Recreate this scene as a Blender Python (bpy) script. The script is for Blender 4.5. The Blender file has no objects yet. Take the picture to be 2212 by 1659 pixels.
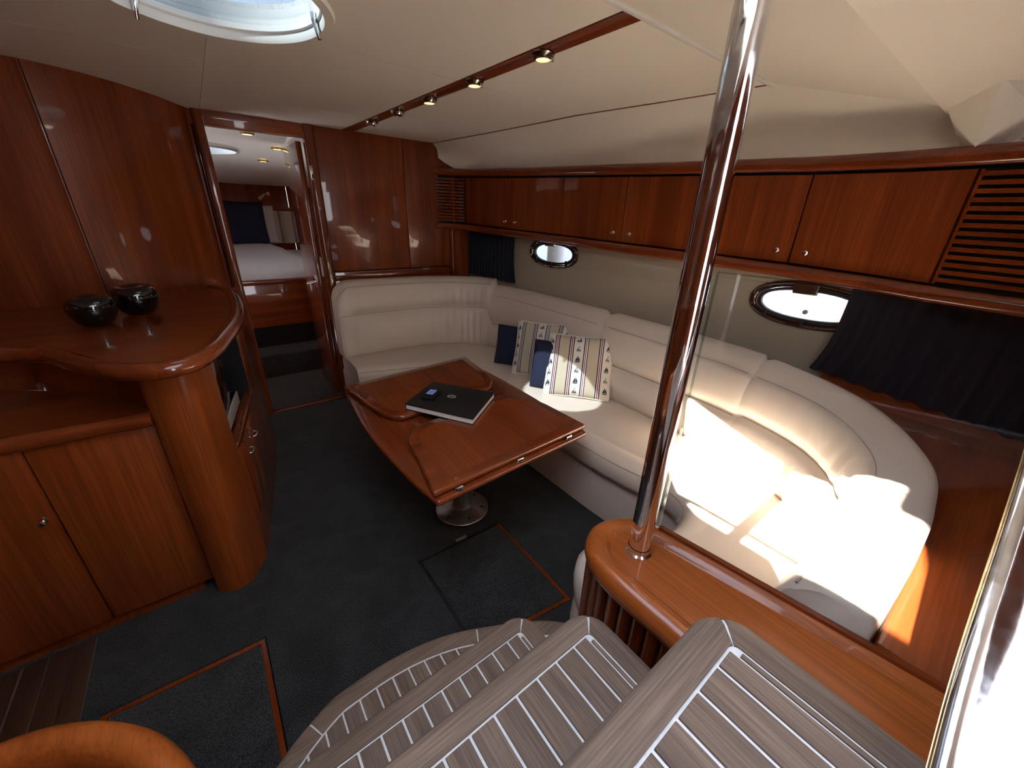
import bpy, bmesh, math, random
from mathutils import Vector, Matrix
random.seed(7)
S = bpy.context.scene
COL = S.collection
PI = math.pi

# ------------------------------------------------------------------ camera, sky, sun, exposure
H = 1.5
cam_d = bpy.data.cameras.new('camera'); cam = bpy.data.objects.new('camera', cam_d); COL.objects.link(cam)
cam_d.sensor_fit = 'HORIZONTAL'; cam_d.sensor_width = 36.0; cam_d.lens = 833.0/2212*36.0
cam_d.clip_start = 0.01
RX, RY, RZ = (0.79505, -0.21907, 0.56560), (-0.60590, -0.32986, 0.72393), (0.02798, -0.91826, -0.39500)
cam.matrix_world = Matrix(((RX[0], -RX[1], -RX[2], 0), (RY[0], -RY[1], -RY[2], 0), (RZ[0], -RZ[1], -RZ[2], H), (0, 0, 0, 1)))
S.camera = cam

W = bpy.data.worlds.new('sky'); S.world = W; W.use_nodes = True
nt = W.node_tree; nt.nodes.clear()
wo = nt.nodes.new('ShaderNodeOutputWorld'); bg = nt.nodes.new('ShaderNodeBackground')
tc = nt.nodes.new('ShaderNodeTexCoord'); sx = nt.nodes.new('ShaderNodeSeparateXYZ'); rp = nt.nodes.new('ShaderNodeValToRGB')
nt.links.new(tc.outputs['Generated'], sx.inputs[0]); nt.links.new(sx.outputs['Z'], rp.inputs[0])
nt.links.new(rp.outputs[0], bg.inputs[0]); nt.links.new(bg.outputs[0], wo.inputs[0])
rp.color_ramp.elements[0].position = 0.0; rp.color_ramp.elements[0].color = (0.95, 0.96, 1.0, 1)
rp.color_ramp.elements[1].position = 0.8; rp.color_ramp.elements[1].color = (0.70, 0.80, 1.0, 1)
bg.inputs[1].default_value = 3.2

sun_d = bpy.data.lights.new('sun', 'SUN'); sun = bpy.data.objects.new('sun', sun_d); COL.objects.link(sun)
sun_d.energy = 18.0; sun_d.angle = math.radians(0.6); sun_d.color = (1.0, 0.94, 0.86)
SUN = Vector((1.0, 0.0, -1.08)).normalized()
sun.rotation_euler = SUN.to_track_quat('-Z', 'Y').to_euler(); sun.location = (-3, 0.3, 5)

S.view_settings.view_transform = 'Standard'; S.view_settings.look = 'None'
S.view_settings.exposure = 1.65; S.view_settings.gamma = 1.0; S.view_settings.use_curve_mapping = False
try:
    S.cycles.use_denoising = True; S.cycles.max_bounces = 12; S.cycles.diffuse_bounces = 6; S.cycles.transparent_max_bounces = 16
    S.cycles.sample_clamp_indirect = 10.0; S.cycles.caustics_reflective = False; S.cycles.caustics_refractive = False
except Exception:
    pass

# ------------------------------------------------------------------ materials
MATS = {}
def base_mat(name, col=(.5, .5, .5), rough=.5, metal=0, coat=0, spec=None):
    m = bpy.data.materials.new(name); m.use_nodes = True
    b = m.node_tree.nodes['Principled BSDF']
    b.inputs['Base Color'].default_value = (*col, 1); b.inputs['Roughness'].default_value = rough
    b.inputs['Metallic'].default_value = metal; b.inputs['Coat Weight'].default_value = coat
    b.inputs['Coat Roughness'].default_value = .04
    if spec is not None: b.inputs['Specular IOR Level'].default_value = spec
    MATS[name] = m
    return m, m.node_tree, b
def N(nt, t, **kw):
    n = nt.nodes.new(t)
    for k, v in kw.items(): setattr(n, k, v)
    return n
def coords(nt, scale, rnd=True):
    tc = N(nt, 'ShaderNodeTexCoord'); mp = N(nt, 'ShaderNodeMapping'); mp.inputs['Scale'].default_value = scale
    if rnd:
        oi = N(nt, 'ShaderNodeObjectInfo'); mu = N(nt, 'ShaderNodeMath', operation='MULTIPLY'); mu.inputs[1].default_value = 9.0
        nt.links.new(oi.outputs['Random'], mu.inputs[0])
        va = N(nt, 'ShaderNodeVectorMath', operation='ADD')
        nt.links.new(tc.outputs['Object'], va.inputs[0]); nt.links.new(mu.outputs[0], va.inputs[1]); nt.links.new(va.outputs[0], mp.inputs[0])
    else:
        nt.links.new(tc.outputs['Object'], mp.inputs[0])
    return mp
def ramp(nt, stops, interp='LINEAR'):
    r = N(nt, 'ShaderNodeValToRGB'); r.color_ramp.interpolation = interp
    e = r.color_ramp.elements
    while len(e) < len(stops): e.new(0.5)
    for i, (p, c) in enumerate(stops): e[i].position = p; e[i].color = (*c, 1)
    return r
def wood(name, dark, light, axis, cross=7.0, along=.55, rough=.32, coat=.7, bump=.03, fine=.35):
    m, nt, b = base_mat(name, light, rough, 0, coat, .25 if coat else .4)
    b.inputs['Coat IOR'].default_value = 1.42
    sc = [cross]*3; sc[axis] = along
    mp = coords(nt, sc)
    n1 = N(nt, 'ShaderNodeTexNoise'); n1.inputs['Scale'].default_value = 1.0; n1.inputs['Detail'].default_value = 4; n1.inputs['Distortion'].default_value = .8
    nt.links.new(mp.outputs[0], n1.inputs['Vector'])
    r = ramp(nt, [(.3, dark), (.68, light)])
    nt.links.new(n1.outputs['Fac'], r.inputs[0])
    sf = [cross*22]*3; sf[axis] = along*6
    mf = coords(nt, sf)
    n2 = N(nt, 'ShaderNodeTexNoise'); n2.inputs['Scale'].default_value = 1.0; n2.inputs['Detail'].default_value = 2
    nt.links.new(mf.outputs[0], n2.inputs['Vector'])
    r2 = ramp(nt, [(.3, (1-fine,)*3), (.7, (1, 1, 1))]); nt.links.new(n2.outputs['Fac'], r2.inputs[0])
    mx = N(nt, 'ShaderNodeMix', data_type='RGBA', blend_type='MULTIPLY'); mx.inputs[0].default_value = 1
    nt.links.new(r.outputs[0], mx.inputs[6]); nt.links.new(r2.outputs[0], mx.inputs[7])
    nt.links.new(mx.outputs[2], b.inputs['Base Color'])
    if bump:
        bp = N(nt, 'ShaderNodeBump'); bp.inputs['Strength'].default_value = bump; bp.inputs['Distance'].default_value = .002
        nt.links.new(n2.outputs['Fac'], bp.inputs['Height']); nt.links.new(bp.outputs[0], b.inputs['Normal'])
    return m
CD, CL = (.16, .028, .006), (.30, .066, .014)
wood('cherry_z', CD, CL, 2); wood('cherry_x', CD, CL, 0); wood('cherry_y', CD, CL, 1)
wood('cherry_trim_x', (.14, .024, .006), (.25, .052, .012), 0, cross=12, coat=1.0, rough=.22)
wood('cherry_trim_y', (.14, .024, .006), (.25, .052, .012), 1, cross=12, coat=1.0, rough=.22)
wood('cherry_trim_z', (.14, .024, .006), (.25, .052, .012), 2, cross=12, coat=1.0, rough=.22)
wood('honey_y', (.25, .055, .009), (.37, .095, .016), 1, cross=9, coat=.4, rough=.34)
wood('honey_z', (.19, .037, .007), (.33, .078, .015), 2, cross=8, coat=.7, rough=.3)
wood('teak_x', (.165, .113, .082), (.275, .194, .146), 0, cross=16, along=1.5, rough=.75, coat=0, bump=.35, fine=.45)
wood('teak_y', (.148, .10, .073), (.248, .173, .13), 1, cross=16, along=1.5, rough=.75, coat=0, bump=.35, fine=.45)
wood('dark_sole_y', (.045, .02, .012), (.085, .04, .025), 1, cross=14, rough=.4, coat=.2)

def noisy(name, c1, c2, scale, rough, bump=.2, dist=.002, detail=4, coat=0, sheen=0, rnd=False, spec=None):
    m, nt, b = base_mat(name, c1, rough, 0, coat, spec)
    mp = coords(nt, (scale,)*3, rnd)
    n = N(nt, 'ShaderNodeTexNoise'); n.inputs['Scale'].default_value = 1; n.inputs['Detail'].default_value = detail
    nt.links.new(mp.outputs[0], n.inputs['Vector'])
    r = ramp(nt, [(.32, c1), (.68, c2)]); nt.links.new(n.outputs['Fac'], r.inputs[0]); nt.links.new(r.outputs[0], b.inputs['Base Color'])
    if bump:
        bp = N(nt, 'ShaderNodeBump'); bp.inputs['Strength'].default_value = bump; bp.inputs['Distance'].default_value = dist
        nt.links.new(n.outputs['Fac'], bp.inputs['Height']); nt.links.new(bp.outputs[0], b.inputs['Normal'])
    if sheen: b.inputs['Sheen Weight'].default_value = sheen
    return m
noisy('leather', (.66, .565, .475), (.70, .605, .515), 260, .42, .12, .001)
noisy('headliner', (.79, .765, .69), (.82, .795, .72), 300, .7, .12, .001)
noisy('hull_lining', (.36, .31, .235), (.39, .335, .255), 260, .85, .1, .001)
noisy('sheet', (.66, .67, .70), (.70, .71, .74), 14, .8, .25, .006)
noisy('cushion_cream', (.52, .50, .45), (.56, .54, .49), 60, .8, .1)
noisy('navy_cloth', (.006, .009, .030), (.010, .014, .042), 320, .9, .2, .001)
noisy('curtain_cloth', (.004, .006, .013), (.007, .010, .021), 200, .9, .1, .001)
noisy('black_gloss', (.002, .002, .003), (.003, .003, .004), 5, .06, 0, coat=1)
noisy('black_matte', (.004, .004, .004), (.006, .006, .006), 80, .55, .05)
noisy('dark_void', (.002, .002, .002), (.003, .003, .003), 20, .8, 0)
noisy('paper', (.75, .74, .72), (.82, .81, .79), 90, .8, 0)
noisy('caulk', (.62, .63, .64), (.70, .71, .72), 120, .7, .1)
noisy('rubber', (.008, .008, .010), (.014, .014, .017), 60, .45, 0)
noisy('silver_plastic', (.34, .33, .32), (.38, .37, .36), 60, .4, 0)
noisy('white_gelcoat', (.74, .75, .76), (.80, .81, .82), 8, .3, 0, coat=.5)
noisy('sole_seam', (.10, .065, .05), (.12, .08, .06), 80, .7, 0)
noisy('seam_thread', (.40, .33, .265), (.44, .36, .29), 200, .7, 0)
# carpet: short dark pile, blotchy
def carpet(name, tint):
    m, nt, b = base_mat(name, tint, .95, 0, 0, .1)
    a = coords(nt, (230,)*3, False); c = coords(nt, (5,)*3, False)
    n1 = N(nt, 'ShaderNodeTexNoise'); n1.inputs['Scale'].default_value = 1; n1.inputs['Detail'].default_value = 3
    n2 = N(nt, 'ShaderNodeTexNoise'); n2.inputs['Scale'].default_value = 1; n2.inputs['Detail'].default_value = 5; n2.inputs['Distortion'].default_value = 1.5
    nt.links.new(a.outputs[0], n1.inputs['Vector']); nt.links.new(c.outputs[0], n2.inputs['Vector'])
    r1 = ramp(nt, [(.35, tuple(.35*t for t in tint)), (.7, tuple(2.1*t for t in tint))]); nt.links.new(n1.outputs['Fac'], r1.inputs[0])
    r2 = ramp(nt, [(.35, (.75,)*3), (.7, (1.25,)*3)]); nt.links.new(n2.outputs['Fac'], r2.inputs[0])
    mx = N(nt, 'ShaderNodeMix', data_type='RGBA', blend_type='MULTIPLY'); mx.inputs[0].default_value = 1
    nt.links.new(r1.outputs[0], mx.inputs[6]); nt.links.new(r2.outputs[0], mx.inputs[7]); nt.links.new(mx.outputs[2], b.inputs['Base Color'])
    bp = N(nt, 'ShaderNodeBump'); bp.inputs['Strength'].default_value = .8; bp.inputs['Distance'].default_value = .004
    nt.links.new(n1.outputs['Fac'], bp.inputs['Height']); nt.links.new(bp.outputs[0], b.inputs['Normal'])
    b.inputs['Sheen Weight'].default_value = .15
carpet('carpet', (.028, .029, .030))
def metal(name, col, rough, nscale=40, bump=0):
    m, nt, b = base_mat(name, col, rough, 1)
    mp = coords(nt, (nscale,)*3, False); n = N(nt, 'ShaderNodeTexNoise'); n.inputs['Scale'].default_value = 1; n.inputs['Detail'].default_value = 6
    nt.links.new(mp.outputs[0], n.inputs['Vector'])
    r = ramp(nt, [(.4, (rough,)*3), (.75, (min(1, rough+.1),)*3)]); nt.links.new(n.outputs['Fac'], r.inputs[0]); nt.links.new(r.outputs[0], b.inputs['Roughness'])
metal('chrome', (.82, .83, .85), .04)
metal('steel_plate', (.80, .82, .86), .10, 60)
metal('brushed_steel', (.48, .46, .43), .32, 90)
metal('smoked_chrome', (.30, .27, .24), .16)
metal('brass', (.75, .55, .25), .2)
def glass(name, tint, refl=1.0):
    m = bpy.data.materials.new(name); m.use_nodes = True; nt = m.node_tree; nt.nodes.clear()
    o = N(nt, 'ShaderNodeOutputMaterial'); mx = N(nt, 'ShaderNodeMixShader'); t = N(nt, 'ShaderNodeBsdfTransparent'); g = N(nt, 'ShaderNodeBsdfGlossy')
    f = N(nt, 'ShaderNodeLayerWeight'); f.inputs['Blend'].default_value = .5
    pw = N(nt, 'ShaderNodeMath', operation='POWER'); pw.inputs[1].default_value = 4.0
    ma = N(nt, 'ShaderNodeMath', operation='MULTIPLY_ADD'); ma.inputs[1].default_value = .6*refl; ma.inputs[2].default_value = .03*refl
    t.inputs[0].default_value = (*tint, 1); g.inputs['Roughness'].default_value = .0
    nt.links.new(f.outputs['Facing'], pw.inputs[0]); nt.links.new(pw.outputs[0], ma.inputs[0]); nt.links.new(ma.outputs[0], mx.inputs[0])
    nt.links.new(t.outputs[0], mx.inputs[1]); nt.links.new(g.outputs[0], mx.inputs[2]); nt.links.new(mx.outputs[0], o.inputs[0])
    MATS[name] = m
glass('clear_glass', (.97, .98, .98)); glass('hatch_acrylic', (.93, .96, 1.0)); glass('tinted_acrylic', (.29, .322, .35)); glass('porthole_glass', (.17, .175, .185)); glass('glass_edge', (.75, .88, .84))
def emit(name, col, s):
    m, nt, b = base_mat(name, col, .3)
    b.inputs['Emission Color'].default_value = (*col, 1); b.inputs['Emission Strength'].default_value = s
emit('lamp_warm', (1.0, .74, .30), .6); emit('lcd', (.20, .30, .62), .10)
# sea water
m, ntw, b = base_mat('sea', (.05, .12, .22), .12)
mp = coords(ntw, (.9, 1.6, 1), False); n = N(ntw, 'ShaderNodeTexNoise'); n.inputs['Scale'].default_value = 2; n.inputs['Detail'].default_value = 4
ntw.links.new(mp.outputs[0], n.inputs['Vector']); bp = N(ntw, 'ShaderNodeBump'); bp.inputs['Strength'].default_value = .6; bp.inputs['Distance'].default_value = .15
ntw.links.new(n.outputs['Fac'], bp.inputs['Height']); ntw.links.new(bp.outputs[0], b.inputs['Normal'])
# striped cushion cover driven by the UV map
def stripes(name, red):
    m, nt, b = base_mat(name, (.6, .55, .45), .85)
    uv = N(nt, 'ShaderNodeUVMap'); sp = N(nt, 'ShaderNodeSeparateXYZ'); nt.links.new(uv.outputs[0], sp.inputs[0])
    cream, beige, navy, wht = (.68, .64, .55), (.50, .43, .315), (.008, .010, .03), (.78, .76, .72)
    st = [(0, cream)]
    for i, c in enumerate((.138, .365, .583, .811)):
        w = .034; a = c-w
        for k, cc in enumerate((navy, wht, red, wht, navy)): st.append((a+k*2*w/5, cc))
        st.append((c+w, beige if i in (0, 2) else cream))
    r = ramp(nt, st, 'CONSTANT'); nt.links.new(sp.outputs['X'], r.inputs[0]); nt.links.new(r.outputs[0], b.inputs['Base Color'])
    mp = coords(nt, (500,)*3, False); n = N(nt, 'ShaderNodeTexNoise'); n.inputs['Scale'].default_value = 1
    nt.links.new(mp.outputs[0], n.inputs['Vector']); bp = N(nt, 'ShaderNodeBump'); bp.inputs['Strength'].default_value = .2; bp.inputs['Distance'].default_value = .001
    nt.links.new(n.outputs['Fac'], bp.inputs['Height']); nt.links.new(bp.outputs[0], b.inputs['Normal'])
stripes('stripe_red', (.33, .02, .03)); stripes('stripe_navy', (.06, .015, .03))

# ------------------------------------------------------------------ geometry helpers
def finish(me, mat, smooth=35):
    if mat: me.materials.append(MATS[mat])
    if smooth is not None and len(me.polygons):
        me.polygons.foreach_set('use_smooth', [True]*len(me.polygons))
        try: me.set_sharp_from_angle(angle=math.radians(smooth))
        except Exception: pass
def link(name, me, parent=None):
    o = bpy.data.objects.new(name, me); COL.objects.link(o)
    if parent:
        o.parent = parent
        if parent.type == 'EMPTY': o.matrix_parent_inverse = Matrix.Translation(-parent.location)
    return o
def from_bm(name, bm, mat, parent=None, smooth=35, recalc=True):
    if recalc: bmesh.ops.recalc_face_normals(bm, faces=bm.faces)
    me = bpy.data.meshes.new(name); bm.to_mesh(me); bm.free(); finish(me, mat, smooth)
    return link(name, me, parent)
def bevel(bm, w, seg=2, ang=30):
    es = [e for e in bm.edges if len(e.link_faces) == 2 and e.calc_face_angle(0) > math.radians(ang)]
    if w and es: bmesh.ops.bevel(bm, geom=es, offset=w, segments=seg, profile=.5, affect='EDGES', clamp_overlap=True)
def bm_box(bm, a, b, M=None):
    vs = [bm.verts.new((x, y, z)) for z in (a[2], b[2]) for y in (a[1], b[1]) for x in (a[0], b[0])]
    for f in ((0, 1, 3, 2), (4, 6, 7, 5), (0, 4, 5, 1), (2, 3, 7, 6), (0, 2, 6, 4), (1, 5, 7, 3)): bm.faces.new([vs[i] for i in f])
    if M is not None:
        for v in vs: v.co = M @ v.co
def box(name, a, b, mat, parent=None, bv=.004, seg=2, M=None):
    bm = bmesh.new(); bm_box(bm, a, b, M); bmesh.ops.recalc_face_normals(bm, faces=bm.faces); bevel(bm, bv, seg)
    return from_bm(name, bm, mat, parent)
def prism(name, poly, z0, z1, mat, parent=None, bv=0, seg=2, smooth=35):
    bm = bmesh.new()
    lo = [bm.verts.new((p[0], p[1], z0)) for p in poly]; hi = [bm.verts.new((p[0], p[1], z1)) for p in poly]
    n = len(poly)
    bm.faces.new(lo[::-1]); bm.faces.new(hi)
    for i in range(n): bm.faces.new((lo[i], lo[(i+1) % n], hi[(i+1) % n], hi[i]))
    bmesh.ops.recalc_face_normals(bm, faces=bm.faces)
    if bv: bevel(bm, bv, seg, 50)
    return from_bm(name, bm, mat, parent, smooth)
def crom(pts, n=8, closed=False):
    P = [Vector(p) for p in pts]; out = []
    L = len(P)
    for i in range(L if closed else L-1):
        if closed: a, b, c, d = P[(i-1) % L], P[i], P[(i+1) % L], P[(i+2) % L]
        else: a, b, c, d = P[max(i-1, 0)], P[i], P[i+1], P[min(i+2, L-1)]
        for k in range(n):
            t = k/n
            out.append(.5*((2*b)+(c-a)*t+(2*a-5*b+4*c-d)*t*t+(3*b-a-3*c+d)*t**3))
    if not closed: out.append(P[-1])
    return out
def tube(name, pts, r, mat, parent=None, n=10, closed=False, squash=None):
    P = [Vector(p) for p in pts]; bm = bmesh.new(); rings = []
    L = len(P); prev = None
    for i in range(L):
        if closed: t = P[(i+1) % L]-P[i-1]
        else: t = P[min(i+1, L-1)]-P[max(i-1, 0)]
        t.normalize()
        up = Vector((0, 0, 1)) if abs(t.z) < .9 else Vector((0, 1, 0))
        a = t.cross(up).normalized(); b = a.cross(t).normalized()
        if prev is not None and a.dot(prev) < 0: a, b = -a, -b
        prev = a
        rr = r[i] if isinstance(r, (list, tuple)) else r
        rings.append([bm.verts.new(P[i]+a*rr*math.cos(2*PI*k/n)+b*rr*(squash or 1)*math.sin(2*PI*k/n)) for k in range(n)])
    for i in range(L if closed else L-1):
        A, B = rings[i], rings[(i+1) % L]
        for k in range(n): bm.faces.new((A[k], A[(k+1) % n], B[(k+1) % n], B[k]))
    if not closed: bm.faces.new(rings[0][::-1]); bm.faces.new(rings[-1])
    return from_bm(name, bm, mat, parent, 60)
def lathe(name, prof, mat, parent=None, at=(0, 0, 0), n=32, M=None, caps=True):
    bm = bmesh.new(); rings = []
    for r, z in prof:
        if r < 1e-5: rings.append([bm.verts.new((0, 0, z))])
        else: rings.append([bm.verts.new((r*math.cos(2*PI*k/n), r*math.sin(2*PI*k/n), z)) for k in range(n)])
    for A, B in zip(rings, rings[1:]):
        if len(A) == 1 and len(B) == 1: continue
        for k in range(n):
            if len(A) == 1: bm.faces.new((A[0], B[k], B[(k+1) % n]))
            elif len(B) == 1: bm.faces.new((A[k], A[(k+1) % n], B[0]))
            else: bm.faces.new((A[k], A[(k+1) % n], B[(k+1) % n], B[k]))
    if caps:
        if len(rings[0]) > 1: bm.faces.new(rings[0][::-1])
        if len(rings[-1]) > 1: bm.faces.new(rings[-1])
    T = Matrix.Translation(at) @ (M or Matrix.Identity(4))
    bmesh.ops.transform(bm, matrix=T, verts=bm.verts)
    return from_bm(name, bm, mat, parent, 40)
def grid(name, rows, mat, parent=None, close_u=False, close_v=False, caps=False, smooth=45, uv=None):
    """rows: list of equal-length lists of points"""
    bm = bmesh.new(); V = [[bm.verts.new(p) for p in r] for r in rows]
    R, C = len(V), len(V[0])
    for i in range(R if close_u else R-1):
        for j in range(C if close_v else C-1):
            try: bm.faces.new((V[i][j], V[i][(j+1) % C], V[(i+1) % R][(j+1) % C], V[(i+1) % R][j]))
            except ValueError: pass
    if caps: bm.faces.new(V[0][::-1]); bm.faces.new(V[-1])
    return from_bm(name, bm, mat, parent, smooth)
def path_frames(P):
    """plan path -> list of (point, inward normal (left of travel))"""
    out = []
    for i in range(len(P)):
        t = (P[min(i+1, len(P)-1)]-P[max(i-1, 0)]); t = Vector((t.x, t.y, 0)).normalized()
        out.append((P[i], Vector((-t.y, t.x, 0)), t))
    return out
def sweep(name, path, prof, mat, parent=None, zf=None, smooth=40):
    """prof: closed list of (d, z): d along left normal; zf(i) adds to z"""
    fr = path_frames([Vector((p[0], p[1], p[2] if len(p) > 2 else 0)) for p in path]); rows = []
    for i, (p, nn, t) in enumerate(fr):
        dz = p.z + (zf(i) if zf else 0)
        rows.append([(p.x+nn.x*d, p.y+nn.y*d, z+dz) for d, z in prof])
    return grid(name, rows, mat, parent, close_v=True, caps=True, smooth=smooth)
def plate(name, outer, holes, z0, z1, mat=None, parent=None, cuts=(), smooth=35):
    """flat plate with holes, optionally cut down by vertical half-planes (point, inward normal)"""
    cu = bpy.data.curves.new('tmp', 'CURVE'); cu.dimensions = '2D'; cu.fill_mode = 'BOTH'
    for loop in [outer]+list(holes):
        sp = cu.splines.new('POLY'); sp.points.add(len(loop)-1); sp.use_cyclic_u = True
        for q, p in zip(sp.points, loop): q.co = (p[0], p[1], 0, 1)
    ob = bpy.data.objects.new('tmp', cu); COL.objects.link(ob)
    dg = bpy.context.evaluated_depsgraph_get(); me = bpy.data.meshes.new_from_object(ob.evaluated_get(dg))
    bpy.data.objects.remove(ob); bpy.data.curves.remove(cu)
    bm = bmesh.new(); bm.from_mesh(me); bpy.data.meshes.remove(me)
    bmesh.ops.remove_doubles(bm, verts=bm.verts, dist=1e-5)
    for co, no in cuts:
        g = bm.verts[:]+bm.edges[:]+bm.faces[:]
        bmesh.ops.bisect_plane(bm, geom=g, plane_co=(co[0], co[1], 0), plane_no=(no[0], no[1], 0), clear_inner=True)
    for v in bm.verts: v.co.z = z0
    bmesh.ops.recalc_face_normals(bm, faces=bm.faces)
    r = bmesh.ops.extrude_face_region(bm, geom=bm.faces[:])
    for v in r['geom']:
        if isinstance(v, bmesh.types.BMVert): v.co.z = z1
    return from_bm(name, bm, mat, parent, smooth)
def circle(cx, cy, rx, ry=None, n=48): return [(cx+rx*math.cos(2*PI*k/n), cy+(ry or rx)*math.sin(2*PI*k/n)) for k in range(n)]
def inset(poly, d):
    """inset of a ccw smooth polygon"""
    n = len(poly); out = []
    for i in range(n):
        a, b, c = Vector(poly[i-1][:2]), Vector(poly[i][:2]), Vector(poly[(i+1) % n][:2])
        t1 = (b-a); t2 = (c-b)
        if t1.length < 1e-7 or t2.length < 1e-7: continue
        t1.normalize(); t2.normalize()
        n1 = Vector((-t1.y, t1.x)); n2 = Vector((-t2.y, t2.x)); m = n1+n2
        if m.length < 1e-4: continue
        m.normalize(); k = d/max(.45, m.dot(n1)); q = b+m*k
        out.append((q.x, q.y))
    return out
def thing(name, loc, label, cat, group=None):
    o = bpy.data.objects.new(name, None); COL.objects.link(o); o.location = loc; o.empty_display_size = .05
    return tag(o, label, cat, group)
def tag(o, label, cat=None, group=None, kind=None):
    o['label'] = label
    if cat: o['category'] = cat
    if group: o['group'] = group
    if kind: o['kind'] = kind
    return o
def struct(o, label):
    o['kind'] = 'structure'; o['label'] = label; return o
def sroot(name, loc, label):
    o = bpy.data.objects.new(name, None); COL.objects.link(o); o.location = loc; o.empty_display_size = .05
    return struct(o, label)
def lerp_tab(tab, x):
    if x <= tab[0][0]: return tab[0][1]
    for (a, va), (b, vb) in zip(tab, tab[1:]):
        if x <= b: return va+(vb-va)*(x-a)/(b-a)
    return tab[-1][1]
def ccw(poly):
    s = sum(poly[i-1][0]*poly[i][1]-poly[i][0]*poly[i-1][1] for i in range(len(poly)))
    return poly if s > 0 else poly[::-1]
V3 = Vector

# ------------------------------------------------------------------ floor
BW = 3.347      # forward bulkhead
hatch1 = [(.49, .80), (.945, .74), (.955, 1.308), (.491, 1.321)]
hatch2 = [(-.59, .70), (-.12, .72), (-.126, 1.323), (-.585, 1.345)]
fl = plate('floor', [(-1.7, -.6), (2.4, -.6), (2.4, BW+.02), (-1.7, BW+.02)], [hatch1, hatch2], -.05, 0, 'carpet')
struct(fl, 'dark charcoal carpet covering the saloon floor')
box('sub_floor', (-1.7, -.6, -.09), (2.4, BW, -.055), 'dark_void', fl, 0)
for hi, (hp, lab) in enumerate(((hatch1, 'square carpeted floor hatch between the table foot and the steps'), (hatch2, 'carpeted floor hatch with brown edging beside the teak planks'))):
    t = thing('floor_hatch', (sum(p[0] for p in hp)/4, sum(p[1] for p in hp)/4, -.05), lab, 'hatch', 'floor hatches')
    hp = ccw(hp)
    prism('lid', inset(hp, .022), -.05, -.001, 'carpet', t, .004)
    ring = inset(hp, .004); ring2 = inset(hp, .020)
    for k in range(4):
        a, b_, c, d = ring[k], ring[(k+1) % 4], ring2[(k+1) % 4], ring2[k]
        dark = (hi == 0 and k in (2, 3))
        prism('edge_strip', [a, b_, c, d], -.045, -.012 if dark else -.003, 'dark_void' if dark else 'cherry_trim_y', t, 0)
    if hi == 0: box('lift_latch', (.70, 1.305, -.01), (.76, 1.322, .004), 'brushed_steel', t, .003)
# teak planks in front of the galley
sp = sroot('trim_1', (-.8, 1.5, 0), 'dark wooden floor planks in front of the galley cupboards')
for i, x in enumerate((-.662, -.722, -.785, -.85, -.915, -.98, -1.045, -1.11)):
    box('plank', (x-.028, .75, -.01), (x+.030, 1.69, .006), 'dark_sole_y', sp, .002)
box('plank_bed', (-1.15, .75, -.02), (-.630, 1.69, .002), 'sole_seam', sp, 0)

# ------------------------------------------------------------------ forward bulkhead with doorway
wf = sroot('wall_forward', (1.2, BW, 0), 'cherry panelled bulkhead at the forward end with a doorway')
for a, b_ in ((.80, 1.440), (1.444, 2.25)):
    box('panel', (a, BW, 1.075), (b_, BW+.03, 2.10), 'cherry_z', wf, .003)
box('lower_panel', (.80, BW, -.02), (2.25, BW+.03, 1.0), 'cherry_z', wf, .003)
box('rail', (.80, BW-.008, 1.0), (2.25, BW+.03, 1.068), 'cherry_trim_x', wf, .006)
box('lintel', (.10, BW, 1.968), (.80, BW+.06, 2.12), 'cherry_x', wf, .004)
box('door_post', (.128, BW-.03, 0), (.182, BW+.07, 2.06), 'cherry_trim_z', wf, .02, 4)
box('door_post', (.732, BW-.03, 0), (.797, BW+.07, 2.06), 'cherry_trim_z', wf, .022, 4)
box('backing', (.10, BW+.031, -.05), (.128, BW+.06, 2.12), 'cherry_z', wf, 0)
box('backing', (.797, BW+.031, -.05), (2.3, BW+.06, 2.12), 'cherry_z', wf, 0)
box('threshold', (.182, BW-.015, -.01), (.732, BW+.03, .012), 'cherry_trim_x', wf, .004)
pl = box('strike_plate', (.733, BW-.034, 1.71), (.752, BW-.028, 1.80), 'chrome', wf, .006, 3)
box('corner_post', (1.83, BW-.05, .95), (1.875, BW-.002, 1.44), 'cherry_trim_z', wf, .015, 4)
box('corner_panel', (1.875, BW-.02, .95), (2.06, BW-.002, 1.44), 'cherry_z', wf, .003)

# ------------------------------------------------------------------ ceiling
HX, HY, HR = .17, 1.64, .29
ZC = 2.05
ce = sroot('ceiling', (.8, 2, ZC), 'cream vinyl ceiling made of separate padded panels')
outer = [(-1.7, .93), (2.06, .93), (1.97, 1.4), (1.87, 1.86), (1.80, 2.6), (1.75, 3.0), (1.71, BW+.01), (-1.7, BW+.2)]
hole = circle(HX, HY, HR+.012)
def ends(x): return x
sx0, sx1 = (1.02, .94), (1.02, BW)       # timber strip, runs from (1.14,.94) to (1.03,3.35)
def strip_x(y): return 1.145-(y-.94)*(1.145-1.035)/(3.347-.94)
tdir = V3((strip_x(3.3)-strip_x(1.0), 2.3, 0)).normalized(); tn = (tdir.y, -tdir.x)   # points to starboard
g = .0022
def hp(p, n): return (p, n)
Lp = (strip_x(2)-.042, 2); Rp = (strip_x(2)+.042, 2)
rowsL = ((.93, 1.82), (1.82, 2.83), (2.83, 3.6)); rowsR = ((.93, 1.82), (1.82, 2.62), (2.62, 3.6))
for y0, y1 in rowsL:
    plate('ceiling_panel', outer, [hole], ZC, ZC+.02, 'headliner', ce, [((.178+g, 0), (1, 0)), (Lp, (-tn[0], -tn[1])), ((0, y0+g), (0, 1)), ((0, y1-g), (0, -1))])
for y0, y1 in rowsR:
    plate('ceiling_panel', outer, [hole], ZC, ZC+.02, 'headliner', ce, [(Rp, tn), ((0, y0+g), (0, 1)), ((0, y1-g), (0, -1))])
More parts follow.
